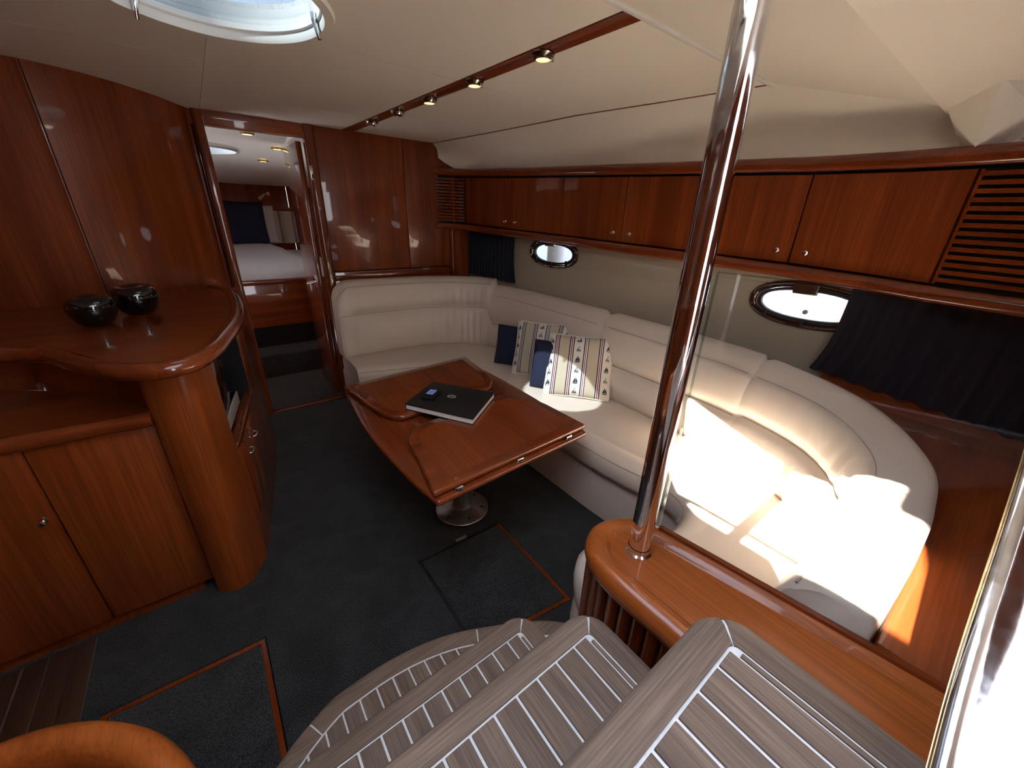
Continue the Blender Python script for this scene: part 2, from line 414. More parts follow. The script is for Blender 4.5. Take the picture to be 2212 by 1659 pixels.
for y0, y1 in ((.93, 2.3), (2.3, 3.6)):
    plate('ceiling_panel', outer, [hole], ZC-.006, ZC+.02, 'headliner', ce, [((.178-g, 0), (-1, 0)), ((0, y0+g), (0, 1)), ((0, y1-g), (0, -1))])
plate('deck', [(-1.75, .93), (2.3, .93), (2.3, 3.4), (-1.75, 3.4)], [hole], ZC+.021, ZC+.07, 'hull_lining', ce)
st = box('light_strip', (-.040, .945, ZC-.004), (.040, BW+.01, ZC+.02), 'cherry_trim_y', ce, .003)
st.name = 'timber_strip'
for v in st.data.vertices: v.co.x += strip_x(v.co.y)
box('edge_bead', (.9, .915, ZC-.012), (2.08, .937, ZC+.02), 'white_gelcoat', ce, .006, 3)
bm = bmesh.new()
edge = [(2.055, .93), (1.965, 1.4), (1.865, 1.86), (1.795, 2.6), (1.745, 3.0), (1.70, BW)]
# dark timber bead under the starboard ceiling edge
sweep('side_bead', [(x+.012, y, 0) for x, y in edge], [(-.008, ZC-.006), (.010, ZC-.006), (.010, ZC+.02), (-.008, ZC+.02)], 'cherry_trim_y', ce)
# downlights in the timber strip
for i, y in enumerate((1.32, 1.75, 2.15, 2.52, 2.90)):
    x = strip_x(y); names = ('nearest the companionway', 'second', 'middle', 'fourth', 'nearest the doorway')
    lab = ('lit brass downlight in the timber strip nearest the pole', 'lit downlight in the timber strip, second from the pole', 'lit downlight in the middle of the timber strip', 'unlit chrome downlight in the timber strip, second from the doorway', 'unlit chrome downlight at the doorway end of the timber strip')[i]
    t = thing('downlight', (x, y, ZC), lab, 'light', 'ceiling downlights in the timber strip')
    lit = i < 3
    lathe('bezel', [(.040, 0), (.042, -.006), (.036, -.012), (.033, -.020), (.026, -.022), (.026, -.010)], 'smoked_chrome' if lit else 'chrome', t, (x, y, ZC-.004), caps=False)
    lathe('lens', [(0, -.021), (.026, -.0205), (.026, -.012), (0, -.012)], 'lamp_warm' if lit else 'smoked_chrome', t, (x, y, ZC-.004))
    lathe('switch_knob', [(0, -.03), (.006, -.028), (.007, -.018), (.004, -.012), (.004, -.004)], 'chrome', t, (x+.018, y-.030, ZC-.004), 12)
# round ceiling hatch
hw = sroot('window_1', (HX, HY, ZC), 'round skylight hatch in the ceiling with tinted acrylic')
lathe('liner_ring', [(HR+.035, -.006), (HR+.03, -.016), (HR+.004, -.016), (HR, -.006), (HR, .012), (HR+.02, .012), (HR+.02, -.002)], 'headliner', hw, (HX, HY, ZC), 64, caps=False)
lathe('outer_frame', [(HR-.006, .014), (HR-.003, .010), (HR+.002, .010), (HR+.03, .072), (HR+.03, .085), (HR-.006, .085), (HR-.006, .014)], 'headliner', hw, (HX, HY, ZC), 64, caps=False)
lathe('acrylic_lens', [(0, .030), (HR-.004, .030), (HR-.004, .036), (0, .036)], 'tinted_acrylic', hw, (HX, HY, ZC), 64)  # tint added to dim the sky and sun coming through
for a in (.05, 2.2, 4.2):
    px, py = HX+(HR-.012)*math.cos(a), HY+(HR-.012)*math.sin(a)
    t = tube('latch_handle', [(px, py, ZC+.03), (px, py, ZC+.01), (px+.01*math.cos(a), py+.01*math.sin(a), ZC-.035)], [.010, .009, .007], 'chrome', hw)

# sloping aft headliner and soffit beside the companionway, with the open companionway above the steps
ZS = lambda y: ZC-.29*(.93-y)
Xe = [(-.60, -.47), (-.13, -.37), (-.09, .03), (-.06, .20), (-.02, .33), (.02, .39), (.12, .45), (.38, .54), (.80, .60), (.93, .62)]     # (y, x) starboard lip of the companionway hatch
rows = []
for y in (.93, .80, .66, .52, .385, .335):
    xe = lerp_tab(Xe, y); rows.append([(xe+(2.30-xe)*k/10, y, ZS(y)) for k in range(11)])
def thick(name, rows, d, mat, parent=None, smooth=45):
    """surface given by rows, thickened by d upwards"""
    top = [[(p[0], p[1], p[2]+d) for p in r] for r in rows]
    bm = bmesh.new(); A = [[bm.verts.new(p) for p in r] for r in rows]; B = [[bm.verts.new(p) for p in r] for r in top]
    R, C = len(A), len(A[0])
    for i in range(R-1):
        for j in range(C-1):
            bm.faces.new((A[i][j], A[i][j+1], A[i+1][j+1], A[i+1][j])); bm.faces.new((B[i][j], B[i+1][j], B[i+1][j+1], B[i][j+1]))
    for i in range(R-1):
        bm.faces.new((A[i][0], A[i+1][0], B[i+1][0], B[i][0])); bm.faces.new((A[i][-1], B[i][-1], B[i+1][-1], A[i+1][-1]))
    for j in range(C-1):
        bm.faces.new((A[0][j], B[0][j], B[0][j+1], A[0][j+1])); bm.faces.new((A[-1][j], A[-1][j+1], B[-1][j+1], B[-1][j]))
    return from_bm(name, bm, mat, parent, smooth)
thick('sloping_panel', rows, .03, 'headliner', ce)
rows = []
for y in (.356, .33, .25, .12, .06, .02, -.02, -.06, -.09, -.13, -.3, -.6):
    xe = lerp_tab(Xe, y); rows.append([(xe+(2.35-xe)*k/12, y, 1.866+.03*(.356-y)/.3) for k in range(13)])
thick('soffit', rows, .055, 'headliner', ce, 25)
gv = [(2.045, .350, 1.872), (2.05, .247, 1.700), (2.07, .115, 1.80), (2.06, .06, 1.902), (1.82, .22, 1.884), (2.12, .25, 1.80)]
gm = bpy.data.meshes.new('corner_gusset'); gm.from_pydata(gv, [], [(0, 4, 1), (1, 4, 2), (2, 4, 3), (0, 1, 5), (1, 2, 5), (2, 3, 5), (0, 5, 3), (0, 3, 4)]); finish(gm, 'headliner', None)
link('corner_gusset', gm, ce)
plate('hatch_lip', [(-.25, .935), (.64, .935), (.60, .905), (.42, .868), (.18, .82), (.04, .755), (-.03, .70), (-.11, .62), (-.175, .50), (-.20, .38), (-.25, .38)], [], ZC, ZC+.03, 'headliner', ce)
# port side of the companionway hatch, and the slide rail that crosses it
plate('port_deck', [(-1.75, .93), (-1.75, -.6), (-.32, -.6), (-.32, .10), (-.27, .16), (-.20, .22), (-.20, .93)], [], ZC, ZC+.05, 'headliner', ce)
tube('slide_rail', [(-.115, .14, ZC+.02), (-.115, .93, ZC+.02)], .013, 'chrome', ce)

# ------------------------------------------------------------------ starboard side
FACE = [(3.345, 1.70), (3.30, 1.775), (3.24, 1.855), (3.16, 1.905), (2.9, 1.937), (2.6, 1.965), (2.08, 2.018), (1.59, 2.045), (1.1, 2.08), (.69, 2.103), (.40, 2.06), (.21, 2.0), (-.1, 1.93), (-.5, 1.88)]
FACE_ASC = sorted(FACE)
def fx(y): return lerp_tab(FACE_ASC, y)
ZT = [(-.5, 1.675), (.21, 1.688), (.69, 1.706), (1.59, 1.741), (2.08, 1.76), (2.6, 1.78), (3.2, 1.807), (3.35, 1.812)]
def zt(y): return lerp_tab(ZT, y)
HC = .36
def wallx(y): return lerp_tab([(-.6, 2.20), (.6, 2.185), (2.2, 2.13), (2.9, 2.08), (3.4, 2.03)], y)
ws = sroot('wall_starboard', (2.15, 1.5, 0), 'beige hull lining behind the sofa with two oval portholes')
P1 = (2.26, 1.262); P2 = (.585, 1.165)
# lining as a plate in (y,z) with oval holes, bent to the hull
def yz_plate(name, outer, holes, thickx, mat, parent):
    o = plate(name, outer, holes, 0, thickx, mat, parent)
    for v in o.data.vertices:
        y, z, d = v.co.x, v.co.y, v.co.z
        v.co = (wallx(y)+d, y, z)
    o.data.update(); return o
def oval(c, a, b_, n=48):
    out = []
    for k in range(n):
        t = 2*PI*k/n; cx_, sy = math.cos(t), math.sin(t)
        e = 2/2.3
        out.append((c[0]+a*abs(cx_)**e*(1 if cx_ > 0 else -1), c[1]+b_*abs(sy)**e*(1 if sy > 0 else -1)))
    return out
top = [(y, zt(y)-HC+.02) for y in (3.36, 3.0, 2.6, 2.2, 1.8, 1.4, 1.0, .6, .2, -.2, -.6)]
yz_plate('lining', [(-.6, -.05)]+[(y, -.05) for y in (0, .6, 1.2, 1.8, 2.4, 3.0)]+[(3.36, -.05)]+top, [oval(P1, .215, .078), oval(P2, .215, .078)], .03, 'hull_lining', ws)
# upper hull behind the lockers
thick('upper_hull', [[(2.26, y, 1.37), (2.34, y, 2.3)] for y in (-.66, 3.4)], .001, 'hull_lining', ws)
# cove lining between the lockers and the ceiling
rows = []
ys = [3.335, 3.31, 3.27, 3.2, 3.0, 2.6, 2.2, 1.86, 1.4, .93, .7, .5, .36, .2, 0, -.3, -.6]
for y in ys:
    if y >= .93: ex, ez = lerp_tab(sorted((b_, a) for a, b_ in edge), y), ZC+.0
    else: ex, ez = 2.055+.05*(.93-y), (ZS(y) if y > .385 else 1.892)+.005
    bx, bz = fx(y)+.03, zt(y)+.045
    if y > 3.2: k = (y-3.2)/.135; bz += .09*k*k
    r = []
    for k in range(9):
        t = k/8
        r.append((ex+(bx-ex)*t+.07*math.sin(PI*min(1, t*1.05))*(1 if ez-bz > .1 else .4)*(1 if y < 3.1 else .25), y, ez+(bz-ez)*t))
    rows.append(r)
cv = grid('cove_lining', rows, 'headliner', ws)
# ledge behind the sofa back
LED = [(3.3, .955), (.75, .90), (.45, .86), (-.1, .80)]
sweep('ledge', [(wallx(y)-.0, y, lerp_tab(sorted(LED), y)) for y in (3.33, 2.6, 1.8, 1.2, .75)], [(-.06, -.03), (.01, -.03), (.01, 0), (-.06, 0)][::-1], 'cherry_trim_y', ws)

box('wood_dado', (2.15, -.62, .70), (2.178, .44, .90), 'cherry_y', ws, .003)
# portholes
def porthole(name, c, label):
    cy, cz = c
    xw = wallx(cy); sl = (wallx(cy+.2)-wallx(cy-.2))/.4
    t = sroot(name, (xw, cy, cz), label)
    def pt(a, b_, d, k, n=48):
        q = oval((0, 0), a, b_, n)[k]; return (xw+q[0]*sl-d, cy+q[0], cz+q[1])
    n = 48
    secs = [(.252, .106, -.006), (.252, .106, .008), (.244, .100, .014), (.226, .086, .014), (.220, .081, .008), (.214, .077, -.03)]
    grid('frame', [[pt(a, b_, d, k) for a, b_, d in secs] for k in range(n)], 'smoked_chrome', t, close_u=True)
    secs = [(.214, .077, .006), (.206, .071, .010), (.196, .063, .008), (.196, .063, -.012), (.214, .077, -.012)]
    grid('gasket', [[pt(a, b_, d, k) for a, b_, d in secs] for k in range(n)], 'rubber', t, close_u=True, close_v=True)
    rows = [[pt(.198*s, .065*s, -.004, k) for s in (1, .5, .02)] for k in range(n)]
    g_ = grid('pane', rows, 'porthole_glass', t, close_u=True)
    M = lambda y, z, d: (xw+y*sl-d, cy+y, cz+z)
    hb = box('hinge', (-.018, -.050, .050), (.004, .050, .098), 'smoked_chrome', t, .005, 3, Matrix.Translation((xw+.02*sl-.012, cy+.02, cz)))
    for k in range(12):
        a = 2*PI*(k+.5)/12
        y, z = .239*math.cos(a), .0955*math.sin(a)
        if abs(y) < .08 and z > 0: continue
        lathe('screw', [(0, .003), (.004, .002), (.005, 0)], 'chrome', t, M(y, z, .014), 10, Matrix.Rotation(-PI/2, 4, 'Y'))
    for y in (-.15, 0.0, .16):
        z = -.0955*math.sqrt(max(0, 1-(y/.252)**2))*1.0
        box('clip', (-.012, -.007, -.010), (.0, .007, .034), 'rubber', t, .003, 2, Matrix.Translation(M(y, z+.002, .012)))
    if name == 'window_3': lathe('knob', [(0, .012), (.010, .010), (.011, 0)], 'silver_plastic', t, M(.0, -.030, 0), 16, Matrix.Rotation(-PI/2, 4, 'Y'))
    return t
porthole('window_2', P1, 'smaller looking oval porthole beside the dark forward curtain'); porthole('window_3', P2, 'oval porthole with dark frame beside the big navy curtain')

# curtains
def curtain(label, y0, y1, zt0, zt1, zb0, zb1, amp, d0, flare=0.0):
    n = 90; rows = []
    for k in range(n+1):
        f = k/n; y = y0+(y1-y0)*f; r = []
        for j in range(9):
            t = j/8
            yy = y+flare*(1-f)**3*(t**3.2)
            fold = amp*math.sin(f*2*PI*13+math.sin(f*9)*1.2)*(.55+.45*t)
            r.append((wallx(yy)-d0-fold-.012*t, yy, (zt0+(zt1-zt0)*f)*(1-t)+(zb0+(zb1-zb0)*f)*t))
        rows.append(r)
    back = [[(p[0]+.004, p[1], p[2]) for p in r] for r in rows]
    t = thing('curtain', (wallx((y0+y1)/2)-d0, (y0+y1)/2, min(zb0, zb1)), label, 'curtain')
    grid('cloth', rows, 'curtain_cloth', t, smooth=60)
    tube('track', [(wallx(y)-d0, y, zt0+(zt1-zt0)*f+.006) for f, y in ((0, y0), (.5, (y0+y1)/2), (1, y1))], .006, 'rubber', t)
curtain('large navy curtain hanging behind the curved end of the sofa', .435, -.45, zt(.4)-HC-.045, zt(-.4)-HC-.05, .905, .80, .017, .055, .05)
curtain('narrow navy curtain in the far corner beside the wooden bulkhead', 2.66, 3.27, zt(2.7)-HC-.045, zt(3.2)-HC-.045, .995, 1.0, .008, .035, -.04)

# ------------------------------------------------------------------ overhead lockers
oc = thing('overhead_locker', (2.05, 1.5, 1.35), 'long row of cherry overhead lockers with knobs above the sofa', 'cabinet')
def fpath(y0, y1, off=0, n=14):
    out = []
    for k in range(n+1):
        y = y0+(y1-y0)*k/n; out.append((fx(y)+off, y, zt(y)))
    return out
ysf = [3.342, 3.32, 3.30, 3.27, 3.24, 3.2, 3.16, 3.0, 2.6, 2.08, 1.59, 1.1, .69, .55, .4, .21, 0, -.2, -.5]
def face_sweep(name, ys, prof, mat, parent, o=0):
    return sweep(name, [(fx(y), y, zt(y)) for y in ys], prof, mat, parent)
# path runs aft (decreasing y): left normal is starboard, so +d is into the locker
def arcprof(d0, d1, z0, z1, n=6):
    """bull-nosed rail: outboard flat, inboard rounded"""
    zc = (z0+z1)/2; rz = (z1-z0)/2; pts = [(d1, z0), (d1, z1)]
    for k in range(n+1):
        a = PI/2+PI*k/n; pts.append((d0+.018+.018*math.cos(a), zc+rz*math.sin(a)))
    return pts
face_sweep('top_rail', ysf, arcprof(-.022, .10, .006, .062), 'cherry_trim_y', oc)
face_sweep('bottom_rail', ysf, arcprof(-.026, .16, -HC-.058, -HC-.004), 'cherry_trim_y', oc)
face_sweep('carcase', ysf, [(.024, -HC-.004), (.10, -HC-.004), (.10, .006), (.024, .006)], 'dark_void', oc)
ed = [3.165, 2.597, 2.084, 1.59, 1.12, .69, .21]
for i in range(6):
    y0, y1 = ed[i]-.003, ed[i+1]+.003
    n = 6; ys_ = [y0+(y1-y0)*k/n for k in range(n+1)]
    dr = face_sweep('door', ys_, [(.022, -HC+.003), (.022, -.004), (.004, -.004), (.002, -.006), (.002, -HC+.005), (.004, -HC+.003)], 'cherry_z', oc)
    ky = (y1+.055) if i % 2 == 0 else (y0-.055)
    kx, kz = fx(ky), zt(ky)-HC+.052
    kn = lathe('knob', [(0, .026), (.007, .025), (.0095, .020), (.0085, .015), (.005, .012), (.0045, .006), (.010, .003), (.011, 0)], 'chrome', dr, (kx+.002, ky, kz), 16, Matrix.Rotation(-PI/2, 4, 'Y'))
# louvred grilles at both ends
for y0, y1, ns in ((.205, -.48, 14), (3.338, 3.172, 14)):
    n = 8; ys_ = [y0+(y1-y0)*k/n for k in range(n+1)]
    vt = face_sweep('grille', ys_, [(.023, -HC+.003), (.023, -.004), (.0215, -.004), (.0215, -HC+.003)], 'dark_void', oc)
    pitch = (HC-.012)/ns
    for k in range(ns):
        z0 = -HC+.006+k*pitch+pitch*.22
        face_sweep('slat', ys_, [(.020, z0), (.020, z0+pitch*.56), (.002, z0+pitch*.56), (.002, z0)], 'cherry_trim_y', vt)
    for f in ((0, .012), (.5, .5), (.988, 1)) if ns else ():
        ya, yb = y0+(y1-y0)*f[0]-(.008 if f[0] == .5 else 0)*(1 if y0 > y1 else -1), y0+(y1-y0)*f[1]
        if f[0] == .5: ya, yb = (y0+y1)/2+.006, (y0+y1)/2-.006
        face_sweep('stile', [ya, yb], [(.021, -HC+.003), (.021, -.004), (.004, -.004), (.004, -HC+.003)], 'cherry_trim_z', vt)

# ------------------------------------------------------------------ wooden shelf behind the aft end of the sofa, aft bulkhead
sh = prism('wall_shelf', [(.80, -.62), (2.2, -.62), (2.18, .50), (1.9, .30), (1.5, .02), (1.2, -.05), (.84, -.05)], .755, .795, 'cherry_x', None, .004)
sh.name = 'shelf'; tag(sh, 'dark cherry shelf behind the curved aft back of the sofa', 'shelf')
wa = sroot('wall_aft', (1.5, -.6, 0), 'cherry bulkhead closing the saloon aft beside the companionway')
box('panel', (.60, -.66, .95), (2.3, -.62, 1.95), 'cherry_z', wa, .003); box('panel', (.84, -.66, -.05), (2.3, -.62, .95), 'cherry_z', wa, .003)
box('panel', (-1.75, -.66, -.05), (.28, -.62, 2.1), 'cherry_z', wa, .003)
box('post', (2.02, -.62, .795), (2.12, -.54, 1.33), 'cherry_trim_z', wa, .01)
box('cockpit_step', (.28, -.66, -.05), (.84, -.62, .95), 'white_gelcoat', wa, .003)

# ------------------------------------------------------------------ sofa
PAIRS = [((.735, 3.165), (.735, 2.82)), ((1.05, 3.165), (1.0, 2.735)), ((1.37, 3.145), (1.17, 2.69)), ((1.62, 3.07), (1.28, 2.61)), ((1.82, 2.94), (1.34, 2.50)), ((1.92, 2.76), (1.37, 2.36)),
         ((1.965, 2.4), (1.38, 2.1)), ((1.965, 1.6), (1.38, 1.6)), ((1.935, 1.0), (1.385, 1.0)), ((1.885, .64), (1.42, .71)), ((1.77, .33), (1.37, .565)),
         ((1.53, .145), (1.22, .52)), ((1.27, .10), (1.06, .55)), ((1.04, .10), (.93, .60)), ((.815, .115), (.815, .55))]
NP = 14
CR = crom([(a[0], a[1], 0) for a, b_ in PAIRS], NP); FR = crom([(b_[0], b_[1], 0) for a, b_ in PAIRS], NP)
arc = [0]
for a, b_ in zip(CR, CR[1:]): arc.append(arc[-1]+(b_-a).length)
def pi_(k): return int(round(k*NP))
ROOM = V3((1.0, 1.6, 0))
sofa = thing('sofa', (1.6, 1.6, 0), 'cream leather U-shaped sofa wrapping round the table and starboard side', 'sofa')
def nrm(i):
    t = (CR[min(i+1, len(CR)-1)]-CR[max(i-1, 0)]).normalized(); return V3((t.y, -t.x, 0))      # towards the room (path runs clockwise)
ZTOP = [(0, 1.015), (4.85, 1.01), (4.86, .96), (9, .945), (9.01, .94), (10.5, .905), (12, .885), (14, .87)]
ZPIPE = [(0, .97), (4.85, .965), (4.86, .875), (9, .86), (9.01, .86), (11, .845), (14, .83)]
ZMID = [(0, .755), (4.85, .755), (4.86, .632), (9, .642), (9.01, .66), (14, .645)]
def wr(s, s0, wd, lam, amp): return amp*math.exp(-((s-s0)/wd)**2)*(math.sin(2*PI*s/lam)+.4*math.sin(2*PI*s/lam*1.73+1.1))
def back_section(i, lo=False):
    k = i/NP; s = arc[i]
    zt_, zp, zm = lerp_tab(ZTOP, k), lerp_tab(ZPIPE, k), lerp_tab(ZMID, k)
    drop = .10*max(0, 1-s/.13)**2; zt_ -= drop; zp -= drop*1.1
    w = wr(s, arc[pi_(3.7)], .28, .065, .0085)+wr(s, arc[pi_(10.6)], .36, .08, .010)
    bd = 1.0 if s > .125 else (0.0 if s < .095 else (s-.095)/.03)      # plain border at the door end of the back
    pts = []
    for f, d, e in ((0, .012, .012), (.06, .030, .020), (.2, .043, .022), (.45, .045, .022), (.7, .040, .022), (.9, .026, .022), (.97, .008, .021), (1.0, -.006, .020)):
        pts.append((e+(d-e)*bd+w*math.sin(PI*f)*1.0, .412+(zm-.412)*f))
    for f, d, e in ((.04, -.006, .020), (.12, .012, .018), (.35, .018, .016), (.65, .006, .006), (.92, -.014, -.014), (.985, -.024, -.024), (1.0, -.030, -.030)):
        pts.append((e+(d-e)*bd+w*.7*math.sin(PI*min(1, f)), zm+(zp-zm)*f))
    dz = zt_-zp
    for d, f in ((-.036, .10), (-.055, .52), (-.080, .86), (-.105, 1.0), (-.130, .95), (-.148, .62)): pts.append((d, zp+dz*f))
    pts += [(-.155, zp-.06), (-.15, .40), (-.05, .395)]
    return pts
def loft(name, i0, i1, secf, mat, parent, endround=.0):
    rows = []
    for i in range(i0, i1+1):
        n_ = nrm(i); p = CR[i]; sec = secf(i)
        e = min(i-i0, i1-i); sq = 1.0
        if endround:
            dd = min(arc[i]-arc[i0], arc[i1]-arc[i])
            if dd < endround: sq = math.sqrt(max(0, 1-(1-dd/endround)**2))*.35+.65 if False else 1-.012/.05*(1-dd/endround)**2*.9
        cd = sum(d for d, z in sec)/len(sec); cz = sum(z for d, z in sec)/len(sec)
        rows.append([(p.x+n_.x*(cd+(d-cd)*sq), p.y+n_.y*(cd+(d-cd)*sq), cz+(z-cz)*(1-(1-sq)*.35)) for d, z in sec])
    return grid(name, rows, mat, parent, close_v=True, caps=True, smooth=55)
def resample(i0, i1): pass
backs = [(0, 4.85), (4.85, 7.0), (7.0, 9.0), (9.0, 14)]
for bi, (a, b_) in enumerate(backs):
    bo = loft('back_cushion', pi_(a)+(0 if bi == 0 else 0), pi_(b_), back_section, 'leather', sofa, .03)
    # piping along the top seam and a welt across the middle
    pts = []; mid = []
    for i in range(pi_(a)+1, pi_(b_)):
        n_ = nrm(i); sec = back_section(i); d, z = sec[14]; pts.append((CR[i].x+n_.x*(d+.001), CR[i].y+n_.y*(d+.001), z))
        d, z = sec[7]; mid.append((CR[i].x+n_.x*(d+.002), CR[i].y+n_.y*(d+.002), z))
    tube('piping', pts, .0022, 'seam_thread', bo, 6); tube('piping', mid, .0025, 'seam_thread', bo, 6)
# end panel on the far left of the back: a plain border around the lower panel
def seat_point(i, t, z): 
    p, q = CR[i], FR[i]; return (p.x+(q.x-p.x)*t, p.y+(q.y-p.y)*t, z)
def seat_section(i):
    p, q = CR[i], FR[i]; L = (q-p).length; u = (q-p)/L; s = arc[i]
    w = wr(s, arc[pi_(10.7)], .25, .07, .004)
    prof = [(-.06, .30), (-.06, .405), (0, .424), (.08, .432), (L*.45, .437), (L-.15, .437), (L-.115, .433), (L-.105, .430), (L-.095, .434), (L-.05, .430), (L-.02, .418), (L-.004, .395), (L+.004+w, .36), (L+.002+w*1.4, .32), (L-.008, .292), (L-.03, .285), (L-.12, .283)]
    return [(p.x+u.x*d, p.y+u.y*d, z) for d, z in prof]
seats = [(0, 5.2), (5.2, 9.15), (9.15, 14)]
for a, b_ in seats:
    rows = [seat_section(i) for i in range(pi_(a), pi_(b_)+1)]
    so = grid('seat_cushion', rows, 'leather', sofa, close_v=True, caps=True, smooth=55)
    tube('piping', [V3(r[11])+V3((0, 0, .004)) for r in rows[1:-1]], .0024, 'seam_thread', so, 6)
# plinth
rows = []
for i in range(0, len(CR), 2):
    p, q = CR[i], FR[i]; L = (q-p).length; u = (q-p)/L
    rows.append([(p.x+u.x*d, p.y+u.y*d, z) for d, z in ((-.1, 0.0), (-.1, .29), (L-.05, .29), (L-.042, .25), (L-.035, .10), (L-.04, .0))])
grid('plinth', rows, 'leather', sofa, close_v=True, caps=True, smooth=40)
# rounded inboard end of the aft return
rows = []
c = V3((.87, .36, 0))
def endpt(a, r_, z): return (c.x+r_*.16*math.cos(a)*1.0, c.y+r_*.29*math.sin(a), z)
lathe_rows = []
for k in range(33):
    a = 2*PI*k/32
    lathe_rows.append([endpt(a, r_, z) for r_, z in ((.97, 0), (1.0, .02), (1.03, .14), (1.0, .265), (.985, .275), (1.02, .285), (1.05, .34), (1.03, .40), (.9, .43), (.5, .436), (.02, .437))])
eo = grid('return_end', lathe_rows[:-1], 'leather', sofa, close_u=True, smooth=55)

# ------------------------------------------------------------------ table
tb = thing('dining_table', (.87, 1.55, 0), 'cherry folding saloon table with curved leaves on a steel pedestal', 'table')
slab = ccw([(.46, .985), (1.25, 1.02)]+[(p.x, p.y) for p in crom([(1.262, 1.06, 0), (1.29, 1.35, 0), (1.30, 1.7, 0), (1.295, 2.0, 0), (1.285, 2.16, 0)], 6)]+[(.475, 2.10)]+[(p.x, p.y) for p in crom([(.462, 2.07, 0), (.437, 1.85, 0), (.420, 1.6, 0), (.424, 1.35, 0), (.44, 1.12, 0)], 6)])
prism('lower_slab', slab, .565, .590, 'cherry_trim_y', tb, .010, 4)
def leaf(poly, mat):
    poly = ccw(poly)
    L = prism('leaf', poly, .593, .620, 'cherry_trim_x', tb, .011, 4)
    inner = inset(poly, .048)
    prism('inlay', inner, .6185, .6206, mat, L, .0)
    return L
aft = [(.455, 1.005), (1.262, 1.04)]+[(p.x, p.y) for p in crom([(1.255, 1.30, 0), (1.236, 1.41, 0), (1.185, 1.495, 0), (1.09, 1.525, 0), (.80, 1.492, 0), (.67, 1.487, 0), (.572, 1.447, 0), (.522, 1.37, 0), (.50, 1.24, 0)], 6)]
fwd = [(1.29, 2.185), (.46, 2.108)]+[(p.x, p.y) for p in crom([(.50, 1.80, 0), (.525, 1.68, 0), (.578, 1.602, 0), (.67, 1.60, 0), (.80, 1.622, 0), (1.04, 1.652, 0), (1.13, 1.652, 0), (1.205, 1.735, 0), (1.25, 1.89, 0)], 6)]
leaf(aft, 'cherry_y'); leaf(fwd, 'cherry_y')
d_ = V3((1.262-.455, 1.04-1.005, 0)).normalized()
for x in (.555, .849, 1.14):
    y = 1.002+(x-.455)*.0434-.004
    hg = box('hinge', (-.017, -.003, .580), (.017, .004, .603), 'chrome', tb, .003, 2, Matrix.Translation((x, y, 0)) @ Matrix.Rotation(.043, 4, 'Z'))
    tube('hinge_pin', [(x-.008, y-.004, .5915), (x+.008, y-.004, .5915)], .006, 'rubber', hg, 8)
px, py = .845, 1.50
lathe('pedestal_column', [(.055, .03), (.046, .05), (.045, .5), (.06, .545), (.11, .565)], 'brushed_steel', tb, (px, py, 0), 40)
fl_ = lathe('pedestal_flange', [(.140, 0), (.146, .004), (.146, .014), (.140, .020), (.075, .026), (.058, .034)], 'brushed_steel', tb, (px, py, 0), 56)
for k in range(6):
    a = k*PI/3+.35
    M = Matrix.Translation((px+.105*math.cos(a), py+.105*math.sin(a), .0225)) @ Matrix.Rotation(a, 4, 'Z')
    box('bolt_slot', (-.016, -.004, -.001), (.012, .004, .001), 'dark_void', fl_, .0, 1, M)
    lathe('bolt_hole', [(0, .0015), (.008, .0012), (.008, -.001)], 'dark_void', fl_, (px+.092*math.cos(a), py+.092*math.sin(a), .0225), 12)

# book and small device on the table
bk = thing('book', (.85, 1.58, .62), 'large black hardback book lying on the table', 'book')
bc = [(.868, 1.826), (1.072, 1.516), (.819, 1.330), (.629, 1.651)]
prism('cover', ccw(bc), .6475, .652, 'black_matte', bk, .001)
prism('page_block', inset(ccw(bc), .004), .6235, .6476, 'paper', bk, 0)
prism('back_cover', ccw(bc), .6206, .6236, 'black_matte', bk, .001)
lw = V3((1.072-.868, 1.516-1.826, 0)).normalized(); lh = V3((-lw.y, lw.x, 0))
c0 = V3((.858, 1.597, 0))
emb = []
for k in range(24):
    a = 2*PI*k/24; emb.append((c0.x+lw.x*.024*math.cos(a)+lh.x*.018*math.sin(a), c0.y+lw.y*.024*math.cos(a)+lh.y*.018*math.sin(a)))
plate('cover_emblem', emb, [[(c0.x+(x-c0.x)*.72, c0.y+(y-c0.y)*.72) for x, y in emb]], .652, .6524, 'silver_plastic', bk)
for w_, h_, sx_ in ((-.009, .004, 1), (.006, .004, -1)):
    q = c0+lw*w_
    M = Matrix.Translation((q.x, q.y, .6522)) @ Matrix.Rotation(math.atan2(lw.y, lw.x)+sx_*.9, 4, 'Z')
    box('cover_emblem', (-.011, -.0022, -.0002), (.011, .0022, .0002), 'silver_plastic', bk, 0, 1, M)
rm = thing('pager', (.77, 1.66, .652), 'small black device with a pale blue screen resting on the book', 'device')
M = Matrix.Translation((.772, 1.655, .652)) @ Matrix.Rotation(math.radians(38), 4, 'Z')
box('case', (-.052, -.030, 0), (.052, .030, .022), 'black_matte', rm, .006, 3, M)
sc = box('screen', (-.020, -.018, .0215), (.034, .018, .0226), 'lcd', rm, .0, 1, M)
for k in range(3):
    box('screen_line', (-.014, -.011+k*.009, .0225), (.028, -.008+k*.009, .0229), 'black_matte', rm, 0, 1, M)

